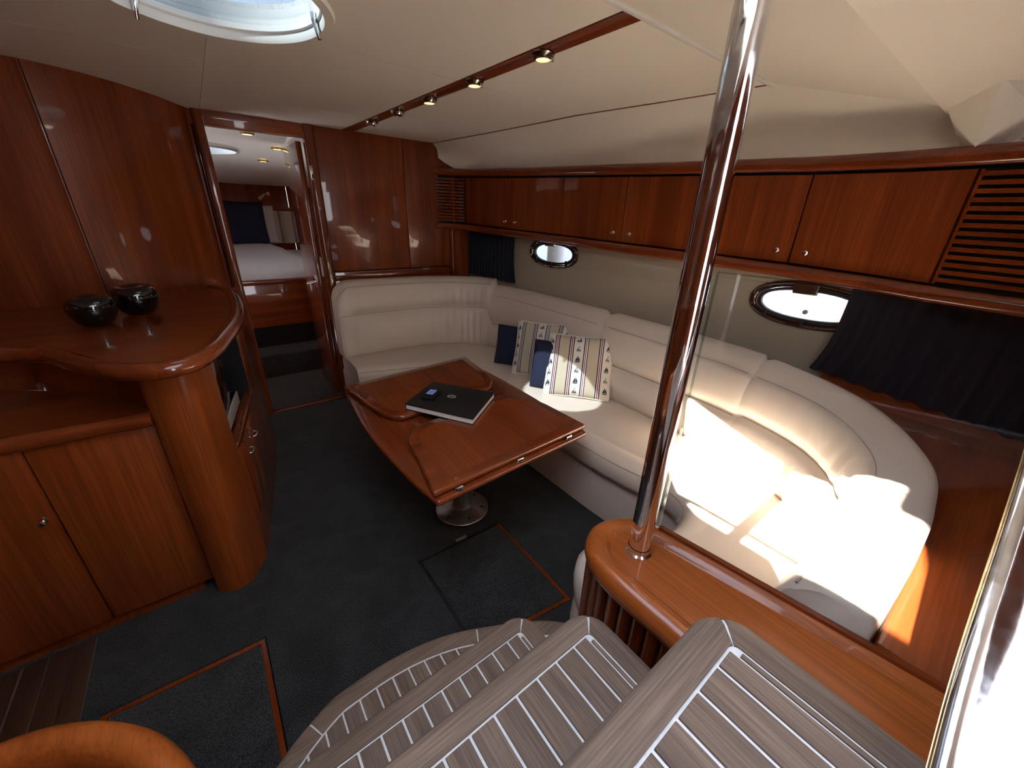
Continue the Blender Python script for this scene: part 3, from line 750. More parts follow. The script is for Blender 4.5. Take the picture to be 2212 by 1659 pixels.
# ------------------------------------------------------------------ cushions on the sofa
def pillow(name, label, BL, BR, tilt, h, T, mat, group=None, prints=False, piping=False, z0=.436):
    BL = V3((*BL, z0)); BR = V3((*BR, z0)); a = (BR-BL); w = a.length; a.normalize()
    nb = V3((-a.y, a.x, 0))
    if nb.dot(BL) < 0: nb = -nb
    th = math.radians(tilt); u = nb*math.sin(th)+V3((0, 0, 1))*math.cos(th); fn = -(nb*math.cos(th)-V3((0, 0, 1))*math.sin(th))
    t = thing(name, (BL+BR)/2, label, 'cushion', group)
    cen = (BL+BR)/2+u*h/2+fn*T*.0
    def surf(p, q, side):
        sx_ = p*(1-.055*(1-q*q)*abs(p)**3); sy = q*(1-.055*(1-p*p)*abs(q)**3)
        bul = T*(max(0, 1-p**4)**.55)*(max(0, 1-q**4)**.55)
        bul += .004*math.sin(5*p+3*q)*(1-p*p)*(1-q*q)
        rc = max(0, abs(p)+abs(q)-1.75)*.12
        return cen+a*(sx_*w/2*(1-rc))+u*(sy*h/2*(1-rc))+fn*bul*side
    n = 26
    bm = bmesh.new(); uvl = bm.loops.layers.uv.new('UVMap')
    for side in (1, -1):
        V = [[bm.verts.new(surf(-1+2*i/n, -1+2*j/n, side)) for j in range(n+1)] for i in range(n+1)]
        for i in range(n):
            for j in range(n):
                ids = [(i, j), (i+1, j), (i+1, j+1), (i, j+1)]
                f = bm.faces.new([V[x][y] for x, y in ids])
                for lp, (x, y) in zip(f.loops, ids): lp[uvl].uv = (x/n, y/n)
    bmesh.ops.remove_doubles(bm, verts=bm.verts, dist=.0004)
    co = from_bm('cover', bm, mat, t, 70)
    if piping:
        per = [(-1+2*k/20, -1) for k in range(20)]+[(1, -1+2*k/20) for k in range(20)]+[(1-2*k/20, 1) for k in range(20)]+[(-1, 1-2*k/20) for k in range(20)]
        tube('piping', [surf(p, q, 0) for p, q in per], .005, mat if mat != 'stripe' else mat, co, 8, closed=True)
    if prints:
        sails = [[(-.5, -.35), (.05, -.35), (.02, .5)], [(.1, -.35), (.5, -.35), (.35, .05), (.12, .4)], [(-.55, -.42), (.55, -.42), (.35, -.6), (-.4, -.6)]]
        open_ = [[(-.45, -.35), (-.1, -.35), (-.05, .15)], [(-.02, -.35), (.45, -.35), (.0, .55)], [(-.5, -.42), (.55, -.42), (.35, -.52), (-.4, -.52)]]
        bmn = {'navy_cloth': bmesh.new(), 'paper': bmesh.new()}
        cols = ((.052, .10), (.474, 0), (.925, .05))
        for ci, (uc, off) in enumerate(cols):
            for k in range(6):
                vc = .10+off+k*.165
                if vc > .96: continue
                kind = (k+ci) % 2
                for si, tri in enumerate(sails if kind == 0 else open_):
                    sz = .092
                    def q(pt): 
                        p = (uc*2-1)+pt[0]*sz*2*.8; r = (vc*2-1)+pt[1]*sz*2
                        return surf(max(-.995, min(.995, p)), max(-.995, min(.995, r)), 1)+fn*.0012
                    tgt = 'navy_cloth' if not (kind == 1 and si == 1) else 'navy_cloth'
                    b2 = bmn[tgt]; vs = [b2.verts.new(q(pt)) for pt in tri]; b2.faces.new(vs)
                    if kind == 1 and si == 1:
                        b3 = bmn['paper']; cx_ = sum(p_[0] for p_ in tri)/3; cy_ = sum(p_[1] for p_ in tri)/3
                        vs = [b3.verts.new(q((cx_+(p_[0]-cx_)*.55, cy_+(p_[1]-cy_)*.55))+fn*.0008) for p_ in tri]; b3.faces.new(vs)
        for mt, b2 in bmn.items():
            po = from_bm('boat_print', b2, mt, co, 30); po['kind'] = 'stuff'
    return t
pillow('scatter_cushion', 'striped sailboat cushion with red lines, in front in the sunlight', (1.585, 1.70), (1.862, 1.372), 30, .42, .055, 'stripe_red', 'striped cushions', True, True)
pillow('scatter_cushion', 'striped sailboat cushion half hidden behind the sunlit one', (1.645, 2.12), (1.885, 1.79), 24, .40, .05, 'stripe_navy', 'striped cushions', True, True)
pillow('scatter_cushion', 'plain navy cushion between the two striped cushions', (1.59, 1.85), (1.80, 1.53), 16, .335, .045, 'navy_cloth', 'navy cushions')
pillow('scatter_cushion', 'plain navy cushion behind the striped cushions, nearest the bulkhead', (1.655, 2.37), (1.86, 2.03), 16, .315, .045, 'navy_cloth', 'navy cushions')

# ------------------------------------------------------------------ starboard half wall by the steps, pole and glass screen
ZCAP = .80
hwall = thing('half_wall', (.7, 0, 0), 'low partition with a moulded cherry cap and reeded side beside the steps', 'partition')
nose = [(p.x, p.y) for p in crom([(.545, .20, 0), (.545, .33, 0), (.565, .405, 0), (.612, .447, 0), (.668, .452, 0), (.722, .425, 0), (.757, .372, 0), (.775, .28, 0)], 6)]
cap = nose+[(.842, -.15), (.90, -.61), (.545, -.61)]
cap = ccw(cap)
inn = inset(cap, .052)
prism('body', inset(cap, .032), -.02, .76, 'cherry_z', hwall, 0)
prism('cap_board', inset(cap, .03), .755, .790, 'honey_y', hwall, 0)
# moulded rim: swept along nose and sides
rim_path = [(.545, y) for y in (-.60, -.45, -.30, -.15, 0, .1, .15)]+nose+[(.792, .18), (.812, .06), (.842, -.15), (.870, -.37), (.90, -.60)]
rp_ = crom([(p[0], p[1], 0) for p in rim_path], 3)
sweep('moulded_rim', [(p.x, p.y, 0) for p in rp_], [(.004, .752), (-.010, .760), (-.014, .775), (-.010, .792), (0, .802), (-.016, .806), (-.030, .804), (-.040, .797), (-.045, .788), (-.05, .780), (-.05, .752)] if False else
      [(-.002, .748), (.006, .758), (.010, .775), (.006, .792), (-.006, .803), (-.022, .806), (-.036, .802), (-.044, .794), (-.050, .789), (-.050, .748)], 'honey_y', hwall, smooth=50)
for k in range(26):
    y = .40-k*.034; x = .574 if y < .34 else .574+(y-.34)**2*7
    tube('reed', [(x, y, .20), (x, y, .752)], .0165, 'cherry_trim_z', hwall, 10)
for (x, y) in ((.600, .424), (.632, .432), (.664, .428)):
    tube('reed', [(x, y, .0), (x, y, .752)], .0165, 'cherry_trim_z', hwall, 10)
pole = thing('support_pole', (.664, .348, .79), 'polished chrome pole rising from the half wall to the ceiling', 'pole')
tube('tube', [(.664, .348, .789+k*.1) for k in range(12)], .0243, 'chrome', pole, 40)
lathe('collar', [(.030, 0), (.030, .004), (.0255, .008), (.0255, .02)], 'chrome', pole, (.664, .348, .789), 40, caps=False)
gp = thing('glass_screen', (.80, .1, .81), 'clear glass screen standing on the half wall between pole and companionway frame', 'screen')
g0, g1 = V3((.7515, .352, 0)), V3((.820, -.17, 0))
gd = (g1-g0).normalized(); gn = V3((-gd.y, gd.x, 0))
pts = [g0+gn*.003, g1+gn*.003, g1-gn*.003, g0-gn*.003]
prism('pane', [(p.x, p.y) for p in pts], .812, 1.418, 'clear_glass', gp, 0)
e0, e1 = g0, g1
prism('polished_edge', [(p.x, p.y) for p in (g0+gn*.0034, g1+gn*.0034, g1-gn*.0034, g0-gn*.0034)], 1.418, 1.4195, 'glass_edge', gp, 0)
prism('polished_edge', [(p.x, p.y) for p in (g0+gn*.0034, g0+gn*.0034-gd*.003, g0-gn*.0034-gd*.003, g0-gn*.0034)], .812, 1.4195, 'glass_edge', gp, 0)
prism('channel', [(p.x, p.y) for p in (g0+gn*.006, g1+gn*.006, g1-gn*.006, g0-gn*.006)], .801, .813, 'cherry_trim_y', gp, 0)

# ------------------------------------------------------------------ port half wall (bottom left)
ph = thing('half_wall', (-.4, .2, 0), 'rounded partition with a thick moulded rim in the near left corner', 'partition')
pn = [(p.x, p.y) for p in crom([(-.150, .10, 0), (-.150, .30, 0), (-.165, .45, 0), (-.215, .56, 0), (-.29, .632, 0), (-.38, .668, 0), (-.48, .66, 0), (-.57, .61, 0), (-.63, .50, 0), (-.65, .35, 0)], 6)]
pc = ccw(pn+[(-.65, -.6), (-.150, -.6)])
prism('body', inset(pc, .02), -.02, .738, 'cherry_z', ph, 0)
prism('cap_board', inset(pc, .042), .738, .752, 'cherry_y', ph, 0)
pp = crom([(p[0], p[1], 0) for p in [(-.150, -.58)]+pn+[(-.65, -.58)]], 2)
fr_prof = [(.004, .738), (-.008, .752), (-.010, .775), (-.003, .793), (.012, .803), (.026, .801), (.036, .790), (.041, .772), (.043, .752), (.043, .730)]
sweep('moulded_rim', [(p.x, p.y, 0) for p in pp], fr_prof, 'honey_y', ph, smooth=50)

# ------------------------------------------------------------------ steps
stp = thing('companionway_steps', (.15, .4, 0), 'teak companionway steps with white caulking lines leading down into the saloon', 'steps')
TZ = [.2, .449, .703, .960]; TB = [None, .536, .319, .086]          # white border line y
PITCH = .0494; X0 = .427
def tread(i):
    z = TZ[i]; yb = TB[i]; yf = yb+.045; xl = -.14 if i < 3 else -.14; xr = .528
    back = yb-.30 if i < 3 else -.62
    # outline of the whole tread with a rounded starboard front corner
    def outl(ins, r):
        xr_ = xr-ins; yf_ = yf-ins
        pts = [(xl, back), (xr_, back)]
        for k in range(9):
            a = PI/2*k/8; pts.append((xr_-r+r*math.cos(a), yf_-r+r*math.sin(a)))
        return pts+[(xl, yf_)]
    tr = prism('tread', ccw(outl(.018, .04)), z-.045, z-.004, 'caulk', stp, 0)
    # nosing: two lengths mitred at the corner, with a bull-nosed front
    prof = [(0, -.001), (-.030, 0), (-.042, -.004), (-.050, -.014), (-.052, -.026), (-.046, -.040), (-.030, -.046), (0, -.046)]
    r = .03; xi, yi = xr-.052, yb
    pathF = [(xl, yi, z)]+[(x, yi, z) for x in (0, .2)]+[(xi-.012, yi, z)]
    # front length ends on the mitre
    fr = []
    for x, y, zz in pathF: fr.append([(x, y-d, zz+h_) for d, h_ in prof])
    for d_a in (0, .25, .5, .75, .93):
        a = d_a*PI/4; fr.append([(xi-.012+(.012-d*1.0)*math.sin(a)*1.0, yi-.012+(.012-d)*math.cos(a), z+h_) for d, h_ in prof])
    grid('nosing', fr, 'teak_x', tr, close_v=True, caps=True, smooth=50)
    sd = []
    for d_a in (1.07, 1.25, 1.5, 1.75, 2.0):
        a = d_a*PI/4; sd.append([(xi-.012+(.012-d)*math.sin(a), yi-.012+(.012-d)*math.cos(a), z+h_) for d, h_ in prof])
    sd.append([(xi-d, yi-.10, z+h_) for d, h_ in prof]); sd.append([(xi-d, back, z+h_) for d, h_ in prof])
    grid('nosing', sd, 'teak_y', tr, close_v=True, caps=True, smooth=50)
    mp_ = [(d*1.0-.0 if d > -.001 else d+.0016, h_-.0014) for d, h_ in prof]
    ml = []
    for d_a in (.90, 1.0, 1.10):
        a = d_a*PI/4; ml.append([(xi-.012+(.012-d)*math.sin(a), yi-.012+(.012-d)*math.cos(a), z+h_) for d, h_ in mp_])
    grid('caulk_line', ml, 'caulk', tr, close_v=True, caps=True, smooth=50)
    # planks
    g_ = .0026; x = X0
    ytop = yi-.0045
    box('plank', (x+g_, back, z-.012), (xi-.0155, ytop, z-.0005), 'teak_y', tr, .0008, 1)
    box('margin_plank', (xi-.0115, back, z-.012), (xi-.0045, ytop-.012, z-.0005), 'teak_y', tr, .0006, 1)
    k = 0
    while x-PITCH > xl:
        box('plank', (x-PITCH+g_, back, z-.012), (x-g_, ytop, z-.0005), 'teak_y', tr, .0008, 1); x -= PITCH; k += 1
    # riser under the nosing
    box('riser', (xl, yi-.005, (TZ[i-1] if i else 0)-.03), (xr-.012, yi+.012, z-.046), 'cherry_x', stp, .002)
for i in (1, 2, 3): tread(i)
# lowest step: bowed front
z = TZ[0]
bow = [(p.x, p.y) for p in crom([(.80, .535, 0), (.70, .635, 0), (.60, .70, 0), (.434, .785, 0), (.31, .825, 0), (.193, .842, 0), (.09, .842, 0), (-.004, .829, 0), (-.142, .757, 0), (-.30, .62, 0)], 8)]
platf = ccw(bow+[(-.30, .22), (.53, .22), (.53, .44), (.74, .44)])
tr = prism('tread', inset(platf, .03), z-.045, z-.002, 'caulk', stp, 0)
bp3 = [V3((p[0], p[1], 0)) for p in bow]
joints = [0, 20, 45, 62, len(bp3)-1]
jp = {.434: 0, }
def nearest_x(x): return min(range(len(bp3)), key=lambda k: abs(bp3[k].x-x))
ji = [0, nearest_x(.47), nearest_x(-.055), len(bp3)-1]
profN = [(.060, -.001), (.020, 0), (.008, -.004), (.001, -.014), (-.001, -.026), (.004, -.042), (.02, -.046), (.060, -.046)]
for a, b_ in zip(ji, ji[1:]):
    seg = [V3(p) for p in bp3[a:b_+1]]
    if a: seg[0] = seg[0]+(seg[1]-seg[0]).normalized()*.0025
    if b_ != len(bp3)-1: seg[-1] = seg[-1]-(seg[-1]-seg[-2]).normalized()*.0025
    fr = path_frames(seg)
    grid('nosing', [[(p.x+nn.x*d, p.y+nn.y*d, z+h_) for d, h_ in profN] for p, nn, t_ in fr], 'teak_x', tr, close_v=True, caps=True, smooth=50)
for a in ji[1:-1]:
    seg = bp3[a-1:a+2]; fr = path_frames(seg)
    c_ = fr[1]; rows = []
    for q in (-.004, 0, .004): rows.append([(c_[0].x+c_[2].x*q+c_[1].x*(d+.0015), c_[0].y+c_[2].y*q+c_[1].y*(d+.0015), z+h_-.0014) for d, h_ in profN])
    grid('caulk_line', rows, 'caulk', tr, close_v=True, caps=True, smooth=50)
inner_bow = [(p.x+nn.x*.065, p.y+nn.y*.065) for p, nn, t_ in path_frames(bp3)]
ib = sorted(inner_bow)
x = X0+PITCH*2
while x > -.2:
    xa, xb = x-PITCH+.0024, x-.0024
    ya, yb_ = lerp_tab(ib, xa), lerp_tab(ib, xb)
    if min(ya, yb_) > .30: prism('plank', [(xa, .26), (xb, .26), (xb, yb_), (xa, ya)], z-.012, z-.0005, 'teak_y', tr, 0)
    x -= PITCH
rb = [(p.x+nn.x*.02, p.y+nn.y*.02) for p, nn, t_ in path_frames(bp3)]
prism('base', ccw(rb+[(-.28, .24), (.52, .24), (.52, .45), (.72, .45)]), 0, z-.046, 'cherry_x', stp, 0)

# ------------------------------------------------------------------ polished companionway frame (right edge)
cf = thing('steel_door_frame', (.66, -.12, .75), 'polished stainless companionway door frame at the right edge', 'door frame')
FN = V3((-0.5211, -0.1403, 0.8419))      # face of the frame looks up and inboard
EDG = crom([(0.4318, -0.1059, 0.9711), (0.4735, -0.1015, 0.9976), (0.5429, -0.0942, 1.0417), (0.62, -0.0885, 1.0905), (0.7033, -0.0834, 1.1429), (0.812, -0.0761, 1.2114), (0.8615, -0.0718, 1.2427), (0.9604, -0.0632, 1.3054)], 4)
rows = []; seal = []
for i, p in enumerate(EDG):
    t_ = (EDG[min(i+1, len(EDG)-1)]-EDG[max(i-1, 0)]).normalized(); o_ = FN.cross(t_)
    if o_.x < 0: o_ = -o_
    rows.append([p+o_*u_+FN*d for u_, d in ((.004, -.016), (0, -.006), (.003, .002), (.010, .006), (.019, .004), (.026, 0), (.034, -.001), (.30, -.001), (.30, -.016))])
    seal.append(p+FN*-.003+o_*-.0005)
grid('plate', rows, 'steel_plate', cf, close_v=True, caps=True, smooth=50)
tube('gold_seal', seal, .0007, 'brass', cf, 8)
def fp(i, u_, d):
    p = EDG[i]; t_ = (EDG[i+1]-EDG[i]).normalized(); o_ = FN.cross(t_)
    if o_.x < 0: o_ = -o_
    return p+o_*u_+FN*d
tube('latch_lever', [fp(12, .075, .0), fp(12, .075, .012), fp(13, .085, .017), fp(14, .10, .017)], [.008, .009, .010, .008], 'rubber', cf, 12)
for q_ in range(3): tube('rib', [fp(3+q_*2, .060+.02*q_, .0), fp(5+q_*2, .12+.02*q_, .0), fp(7+q_*2, .20+.02*q_, .0)], .006, 'steel_plate', cf, 12)
lathe('screw', [(0, .002), (.004, .0015), (.005, 0)], 'chrome', cf, fp(4, .05, -.001), 14, FN.to_track_quat('Z', 'Y').to_matrix().to_4x4())

# unseen cockpit: side screens and a roof added to cut the sky light
cp = sroot('wall_cockpit', (0, -2, 1), 'unseen white cockpit sides and roof added outside the companionway to cut sky light')
box('sky_screen_port', (-1.75, -4, .5), (-1.35, -.67, 2.0), 'white_gelcoat', cp, .03, 3)
box('sky_screen_starboard', (1.9, -4, .5), (2.3, -.67, 2.0), 'white_gelcoat', cp, .03, 3)
box('cockpit_sole', (-1.75, -4, .45), (2.3, -.67, .55), 'teak_y', cp, 0)
box('sky_screen_top', (-.75, -3.2, 2.95), (1.7, .02, 3.05), 'white_gelcoat', cp, .03, 3)

# ------------------------------------------------------------------ port side: galley
wp = sroot('wall_port', (-.4, 2.8, 1), 'curved glossy cherry wall above the port counter')
wpath = [(-1.7, 2.78), (-1.2, 2.785), (-.8, 2.79), (-.47, 2.80), (-.415, 2.805), (-.28, 2.86), (-.15, 2.965), (-.02, 3.12), (.065, 3.26), (.105, 3.33), (.12, 3.37)]
WP = crom([(x, y, 0) for x, y in wpath], 6)
i_s = min(range(len(WP)), key=lambda k: abs(WP[k].x+.412))
def wallstrip(seg): return sweep('panel', [(p.x, p.y, 0) for p in seg], [(0, 1.0), (0, 2.10), (.02, 2.10), (.02, 1.0)], 'cherry_z', wp, smooth=60)
wallstrip(WP[:i_s]); s2 = [V3(p) for p in WP[i_s:]]; s2[0] = s2[0]+(s2[1]-s2[0])*.15; 
e_ = (WP[i_s]-WP[i_s-1]); wallstrip([WP[i_s-1]+e_*.82]+s2 if False else [WP[i_s-1]+e_.normalized()*.004]+s2)
sweep('seam_backing', [(p.x, p.y, 0) for p in WP[i_s-3:i_s+3]], [(.015, 1.0), (.015, 2.10), (.03, 2.10), (.03, 1.0)], 'dark_void', wp)
sweep('end_post', [(p.x, p.y, 0) for p in WP[-6:]], [(-.006, 1.0), (-.006, 2.05), (.0, 2.05), (.0, 1.0)], 'cherry_trim_z', wp)
hull = box('outer_hull', (-1.78, -.66, -.05), (-1.74, 3.4, 2.1), 'cherry_z', wp, 0)

gc = thing('galley_cabinet', (-.6, 1.9, 0), 'tall cherry galley cabinet with a rounded corner column and cupboard doors', 'cabinet')
box('carcase', (-1.6, 1.712, 0), (-.30, 2.5, .812), 'cherry_z', gc, 0)
kn_s = Matrix.Rotation(PI/2, 4, 'X')
for a, b_, kx in ((-1.50, -1.04, None), (-1.036, -.5725, -.602), (-.5685, -.262, None)):
    dr = box('door', (a, 1.690, .055), (b_, 1.712, .806), 'cherry_z', gc, .003)
    if kx: lathe('knob', [(0, .026), (.007, .025), (.0095, .020), (.0085, .015), (.005, .012), (.0045, .006), (.011, .003), (.012, 0)], 'chrome', dr, (kx, 1.690, .55), 16, kn_s)
box('toe_kick', (-1.6, 1.75, 0), (-.30, 1.76, .055), 'dark_void', gc, 0)
colp = [(p.x, p.y) for p in crom([(-.262, 1.70, 0), (-.255, 1.656, 0), (-.222, 1.630, 0), (-.180, 1.624, 0), (-.139, 1.637, 0), (-.097, 1.697, 0), (-.062, 1.762, 0)], 6)]
prism('corner_column', ccw(colp+[(-.07, 1.80), (-.26, 1.80)]), 0, 1.012, 'honey_z' if 'honey_z' in MATS else 'cherry_z', gc, 0, smooth=40)  # honey tone also carries the light falling on the column
# side facing the saloon
SE = V3((.186, .983, 0)); SN = V3((.983, -.186, 0)); SO = V3((-.062, 1.765, 0))
MS = Matrix(((SE.x, SN.x, 0, SO.x), (SE.y, SN.y, 0, SO.y), (0, 0, 1, 0), (0, 0, 0, 1)))
box('side_lower', (0, -.16, 0), (.775, 0, .595), 'cherry_z', gc, .002, 2, MS)
box('side_stile', (.60, -.16, .595), (.775, 0, 1.012), 'cherry_z', gc, .002, 2, MS)
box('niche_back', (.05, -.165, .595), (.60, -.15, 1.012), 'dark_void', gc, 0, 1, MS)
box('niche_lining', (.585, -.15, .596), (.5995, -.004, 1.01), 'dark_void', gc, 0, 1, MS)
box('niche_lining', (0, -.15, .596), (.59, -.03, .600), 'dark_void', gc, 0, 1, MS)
box('niche_sill', (.0, -.03, .585), (.60, .010, .612), 'cherry_trim_y', gc, .005, 3, MS)
for a, b_ in ((.085, .235), (.240, .40)):
    dr = box('door', (a, .0, .20), (b_, .012, .565), 'cherry_z', gc, .003, 2, MS)
    c_ = (a+b_)/2
    pts = [MS @ V3((c_+q, d, .484)) for q, d in ((-.028, .013), (-.028, .022), (-.014, .025), (0, .026), (.014, .025), (.028, .022), (.028, .013))]
    tube('handle', pts, .0034, 'chrome', dr, 8)
sidep = [(.0825, 2.527), (.115, 2.75), (.135, 3.0), (.150, 3.32)]
prism('side_panel', ccw([(p.x, p.y) for p in crom([(a, b_, 0) for a, b_ in sidep], 4)]+[(-.3, 3.32), (-.3, 2.5)]), 0, 1.0, 'cherry_z', gc, 0, smooth=50)
tv = thing('television', (-.05, 1.95, .61), 'black television with a silver lower bezel in the cabinet niche', 'television')
box('body', (.012, -.10, .616), (.40, -.030, .985), 'black_gloss', tv, .004, 2, MS)
box('bezel', (.012, -.030, .628), (.40, -.022, .690), 'silver_plastic', tv, .003, 2, MS)
box('stand', (.05, -.12, .6005), (.36, -.04, .618), 'black_matte', tv, .003, 2, MS)

uc = thing('upper_counter', (-.3, 2.4, 1.01), 'glossy cherry counter with a curved bull-nosed edge above the galley cabinet', 'counter')
ce_ = crom([(-1.6, 2.26, 0), (-1.1, 2.16, 0), (-.80, 2.085, 0), (-.605, 2.005, 0), (-.485, 1.915, 0), (-.395, 1.77, 0), (-.315, 1.645, 0), (-.235, 1.568, 0), (-.165, 1.545, 0), (-.10, 1.580, 0), (-.045, 1.70, 0), (-.008, 1.84, 0), (.040, 2.05, 0), (.070, 2.25, 0), (.088, 2.50, 0), (.088, 2.75, 0), (.062, 2.98, 0), (.0, 3.13, 0)], 5)
cpoly = ccw([(p.x, p.y) for p in ce_]+[(-.10, 3.02), (-.20, 2.925), (-.30, 2.85), (-.44, 2.80), (-1.6, 2.775)])
prism('board', inset(cpoly, .006), 1.013, 1.047, 'cherry_x', uc, 0)
rprof = [(-.002, 1.004), (-.016, 1.008), (-.027, 1.018), (-.031, 1.032), (-.027, 1.047), (-.016, 1.058), (-.002, 1.062), (.012, 1.059), (.022, 1.052), (.030, 1.046), (.030, 1.008)]
# path travels with the counter on its left
i_a, i_b = 24, 50
sweep('bullnose', [(p.x, p.y, 0) for p in ce_[:i_a+1]], rprof, 'cherry_trim_x', uc, smooth=60)
sweep('bullnose', [(p.x, p.y, 0) for p in ce_[i_a:i_b+1]], rprof, 'cherry_trim_y', uc, smooth=60)
sweep('bullnose', [(p.x, p.y, 0) for p in ce_[i_b:]], rprof, 'cherry_trim_y', uc, smooth=60)
lc = thing('lower_worktop', (-.8, 1.9, .81), 'lower cherry galley worktop with a rounded front edge', 'worktop')
lpoly = ccw([(-1.6, 1.70), (-.62, 1.695), (-.262, 1.672), (-.255, 1.71), (-.40, 1.965), (-.566, 2.11), (-.72, 2.225), (-1.6, 2.45)])
prism('board', lpoly, .812, .848, 'cherry_x', lc, 0)
lr = [(.0, .806), (-.014, .810), (-.024, .822), (-.026, .834), (-.020, .848), (-.008, .857), (.010, .857), (.028, .851), (.040, .846), (.040, .806)]
sweep('bullnose', [(-1.6, 1.70, 0), (-.64, 1.693, 0)], lr, 'cherry_trim_x', lc, smooth=60)
sweep('bullnose', [(-.639, 1.693, 0), (-.45, 1.682, 0), (-.258, 1.668, 0)], lr, 'cherry_trim_x', lc, smooth=60)
bs = sweep('backsplash', [(p.x, p.y, 0) for p in crom([(-1.6, 2.40, 0), (-.72, 2.22, 0), (-.566, 2.105, 0), (-.40, 1.955, 0), (-.256, 1.70, 0)], 6)], [(0, .84), (.02, .84), (.02, 1.02), (0, 1.02)], 'cherry_x', gc)

# black glossy bowls
def vase(label, x, y, r):
    t = thing('vase', (x, y, 1.047), label, 'vase', 'black bowls on the counter')
    prof = [(0, 0), (.042, 0), (.056, .004), (.075, .020), (.089, .045), (.095, .072), (.091, .094), (.076, .110), (.054, .115), (.034, .110), (.016, .104), (0, .102)]
    k = r/.095
    o = lathe('pot', [(a*k, b_*k*1.25) for a, b_ in prof], 'black_gloss', t, (x, y, 1.047), 40)
    for v in o.data.vertices:       # irregular shoulder
        h_ = (v.co.z-1.047)/.115/k; an = math.atan2(v.co.y-y, v.co.x-x)
        v.co.z += .006*k*max(0, h_-.5)*math.cos(an-1.1)
    lathe('foot', [(.04*k, -.0), (.046*k, .003), (.046*k, .005), (.02*k, .005)], 'black_matte', t, (x, y, 1.0472), 32)
vase('wide black glossy bowl nearer the counter edge', -.405, 2.275, .078)
vase('black glossy bowl behind, nearer the middle of the counter', -.283, 2.44, .084)

# ------------------------------------------------------------------ forward cabin through the doorway
fc = sroot('floor_forward_cabin', (.45, 3.8, 0), 'grey carpet of the small forward cabin'); fc.name = 'floor_2'
box('carpet', (-.6, BW+.03, -.05), (1.6, 4.18, 0), 'carpet', fc, 0)
ws2 = sroot('trim_2', (.45, 4.4, 0), 'carpeted step up to the berth in the forward cabin')
box('step', (-.6, 4.18, -.05), (1.6, 4.75, .22), 'carpet', ws2, .02, 3)
wl = sroot('wall_forward_cabin', (.45, 6.4, 0), 'cherry wall at the head of the berth'); wl.name = 'wall_bow'
box('panel', (-1.2, 6.42, 0), (.28, 6.46, 1.80), 'cherry_z', wl, .003); box('panel', (.284, 6.42, 0), (1.08, 6.46, 1.80), 'cherry_z', wl, .003); box('panel', (1.084, 6.42, 0), (2.0, 6.46, 1.80), 'cherry_z', wl, .003)
box('rail', (-1.2, 6.38, 1.80), (2.0, 6.46, 1.86), 'cherry_trim_x', wl, .012, 3)
box('rail', (-1.2, 6.39, 1.50), (2.0, 6.43, 1.55), 'cherry_trim_x', wl, .008, 3)
box('side_port', (-1.24, BW+.06, -.05), (-1.2, 6.46, 2.2), 'cherry_z', wl, 0); box('side_starboard', (2.0, BW+.06, -.05), (2.04, 6.46, 2.2), 'cherry_z', wl, 0)
cl = sroot('ceiling_2', (.45, 5, 2), 'cream ceiling of the forward cabin')
def zc2(y): return 2.03-.075*(y-3.4)
holeF = circle(.18, 4.42, .24, .24)
o = plate('panel', [(-1.25, BW+.05), (2.05, BW+.05), (2.05, 6.5), (-1.25, 6.5)], [holeF], 0, .04, 'headliner', cl)
for v in o.data.vertices: v.co.z += zc2(v.co.y)
hw2 = sroot('window_4', (.18, 4.42, 1.96), 'round hatch in the forward cabin ceiling')
lathe('frame', [(.262, -.012), (.24, -.014), (.236, 0), (.236, .07), (.255, .07), (.255, 0)], 'white_gelcoat', hw2, (.18, 4.42, zc2(4.42)), 48, caps=False)
lathe('lens', [(0, .06), (.238, .06), (.238, .066), (0, .066)], 'tinted_acrylic', hw2, (.18, 4.42, zc2(4.42)), 48)
for i, (x, y) in enumerate(((.442, 3.70), (.679, 4.086), (.643, 4.684))):
    t = thing('cabin_downlight', (x, y, zc2(y)), ('lit downlight in the forward cabin, just inside the door', 'lit downlight in the forward cabin, furthest to the right', 'lit downlight in the forward cabin, deepest of the three')[i], 'light', 'forward cabin downlights')
    lathe('bezel', [(.045, 0), (.046, -.008), (.034, -.016), (.030, -.010)], 'brass', t, (x, y, zc2(y)-.001), caps=False)
    lathe('lens', [(0, -.017), (.032, -.015), (.032, -.008), (0, -.008)], 'lamp_warm', t, (x, y, zc2(y)-.001))
bed = thing('bed', (.4, 5.4, .22), 'berth with white sheet seen through the doorway', 'bed')
box('front_board', (-.9, 4.42, .44), (1.7, 4.46, .855), 'cherry_trim_x', bed, .004)  # darker trim wood stands in for the low light on this board
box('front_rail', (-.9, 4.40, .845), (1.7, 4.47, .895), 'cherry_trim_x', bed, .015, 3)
box('base', (-.9, 4.50, .22), (1.7, 6.38, .87), 'dark_void', bed, 0)
rows = []
for k in range(25):
    y = 4.47+(6.36-4.47)*k/24; f = k/24
    r = []
    for j in range(21):
        x = -.8+2.0*j/20
        z_ = 1.0+.13*min(1, f*1.15)-.06*max(0, 1-f*9)**2+.006*math.sin(9*x+4*y)*math.sin(5*y)
        if x > .95-.25*f: z_ -= min(.12, (x-.95+.25*f)*.9)
        r.append((x, y, z_))
    rows.append([(-.8, y, .88)]+r+[(1.2, y, .88)])
rows = [[(p[0], 4.462, .885) for p in rows[0]]]+rows
grid('mattress', rows, 'sheet', bed, caps=False, smooth=60)
pillow('bed_pillow', 'square navy pillow propped on the berth', (.30, 5.97), (.72, 5.93), 14, .50, .07, 'navy_cloth', None, False, False, 1.115)
pillow('bed_pillow', 'white pillow leaning behind the navy pillow on the berth', (.36, 6.12), (.84, 6.06), 16, .47, .07, 'cushion_cream', None, False, False, 1.115)
hb = thing('headboard', (.9, 6.36, 1.1), 'padded cream channelled headboard behind the berth pillows', 'headboard')
